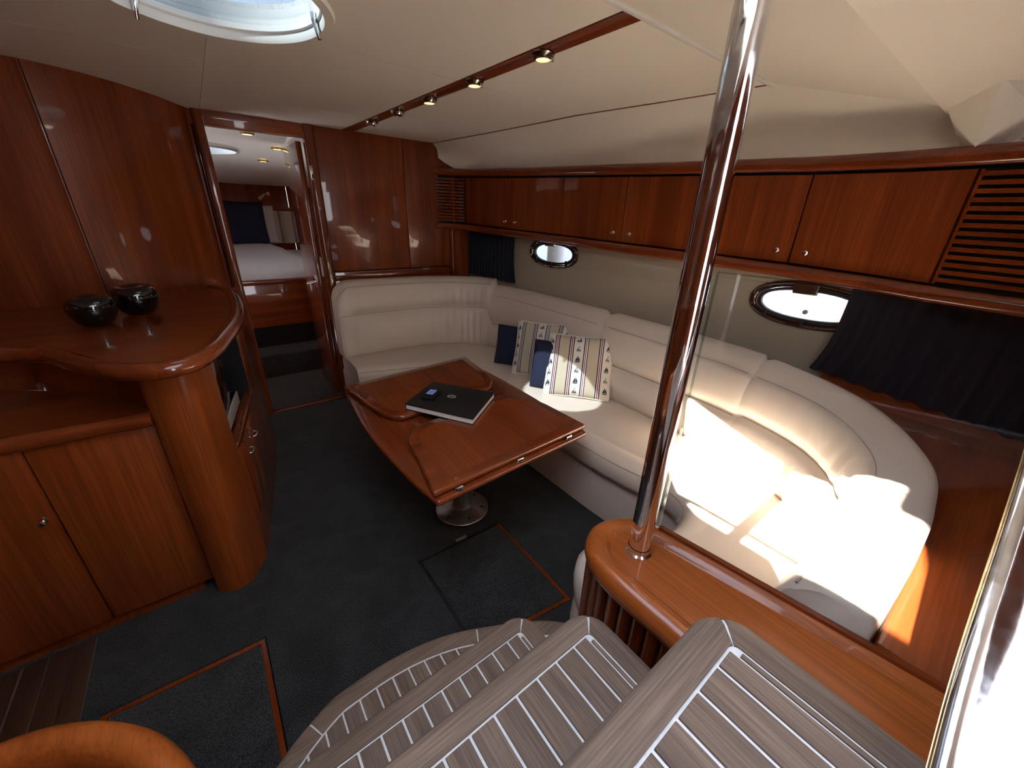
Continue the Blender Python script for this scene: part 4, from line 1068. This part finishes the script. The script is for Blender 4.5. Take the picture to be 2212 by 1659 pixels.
for k in range(7):
    x = .1+k*.165
    rows = [[(x+.0825*(1+math.cos(PI*j/8)), 6.385-.055*math.sin(PI*j/8)-.004, 1.10+.40*q/4) for j in range(9)] for q in range(5)]
    grid('channel_pad', rows, 'cushion_cream', hb, smooth=60)
rl = thing('reading_lamp', (.80, 6.36, 1.68), 'small chrome reading lamp on the berth wall', 'lamp')
lathe('wall_plate', [(0, .012), (.022, .010), (.024, 0)], 'chrome', rl, (.86, 6.419, 1.70), 20, Matrix.Rotation(PI/2, 4, 'X'))
tube('arm', [(.86, 6.41, 1.70), (.85, 6.36, 1.705), (.81, 6.34, 1.69)], .007, 'chrome', rl)
tube('shade', [(.815, 6.34, 1.695), (.77, 6.33, 1.66), (.73, 6.32, 1.625)], [.015, .024, .028], 'chrome', rl, 16)
dr = sroot('door_1', (.72, 3.7, 0), 'glossy dark cherry cabin door folded open inside the doorway')
box('leaf', (.690, BW+.085, .02), (.728, 3.93, 1.955), 'cherry_trim_z', dr, .006, 3)
hn = tube('handle', [(.690, BW+.14, .985), (.655, BW+.14, .985), (.645, BW+.15, .983), (.640, BW+.24, .975)], .008, 'chrome', dr, 10)
tube('handle', [(.66, BW+.078, .99), (.60, BW+.07, .985)], .008, 'chrome', dr, 10)
box('lock_plate', (.685, BW+.10, .90), (.690, BW+.18, 1.04), 'chrome', dr, .004)

# ------------------------------------------------------------------ outside the hull: water, neighbouring boat, fender
sea = bpy.data.meshes.new('sea'); sea.from_pydata([(2.6, -60, -.9), (80, -60, -.9), (80, 90, -.9), (2.6, 90, -.9)], [], [(0, 1, 2, 3)]); finish(sea, 'sea', None)
so_ = link('sea', sea); tag(so_, 'rippled blue water outside the forward porthole', 'water', None, 'stuff')
nb_ = thing('moored_boat', (5.2, 0, -.9), 'white hull of a neighbouring boat filling the aft porthole', 'boat')
hullp = crom([(4.6, -6, 0), (4.35, -3, 0), (4.3, 0, 0), (4.45, 1.6, 0), (4.8, 2.6, 0), (5.4, 3.3, 0)], 6)
grid('hull', [[(p.x+.35, p.y, -1.0), (p.x+.12, p.y, -.3), (p.x, p.y, .6), (p.x-.05, p.y, 1.5)] for p in hullp]+[[(7.5, 3.3, -1.0), (7.5, 3.3, -.3), (7.5, 3.3, .6), (7.5, 3.3, 1.5)]], 'white_gelcoat', nb_, smooth=60)
tube('rubbing_strake', [(p.x-.05, p.y, 1.42) for p in hullp], .035, 'silver_plastic', nb_)
fd = thing('fender', (2.42, 2.42, .9), 'white fender hanging outside the forward porthole', 'fender')
lathe('body', [(0, 0), (.05, .01), (.075, .05), (.08, .12), (.08, .40), (.06, .46), (.03, .49), (0, .50)], 'white_gelcoat', fd, (2.46, 2.58, 1.02), 24)
tube('rope', [(2.46, 2.58, 1.5), (2.44, 2.58, 1.9)], .008, 'paper', fd)
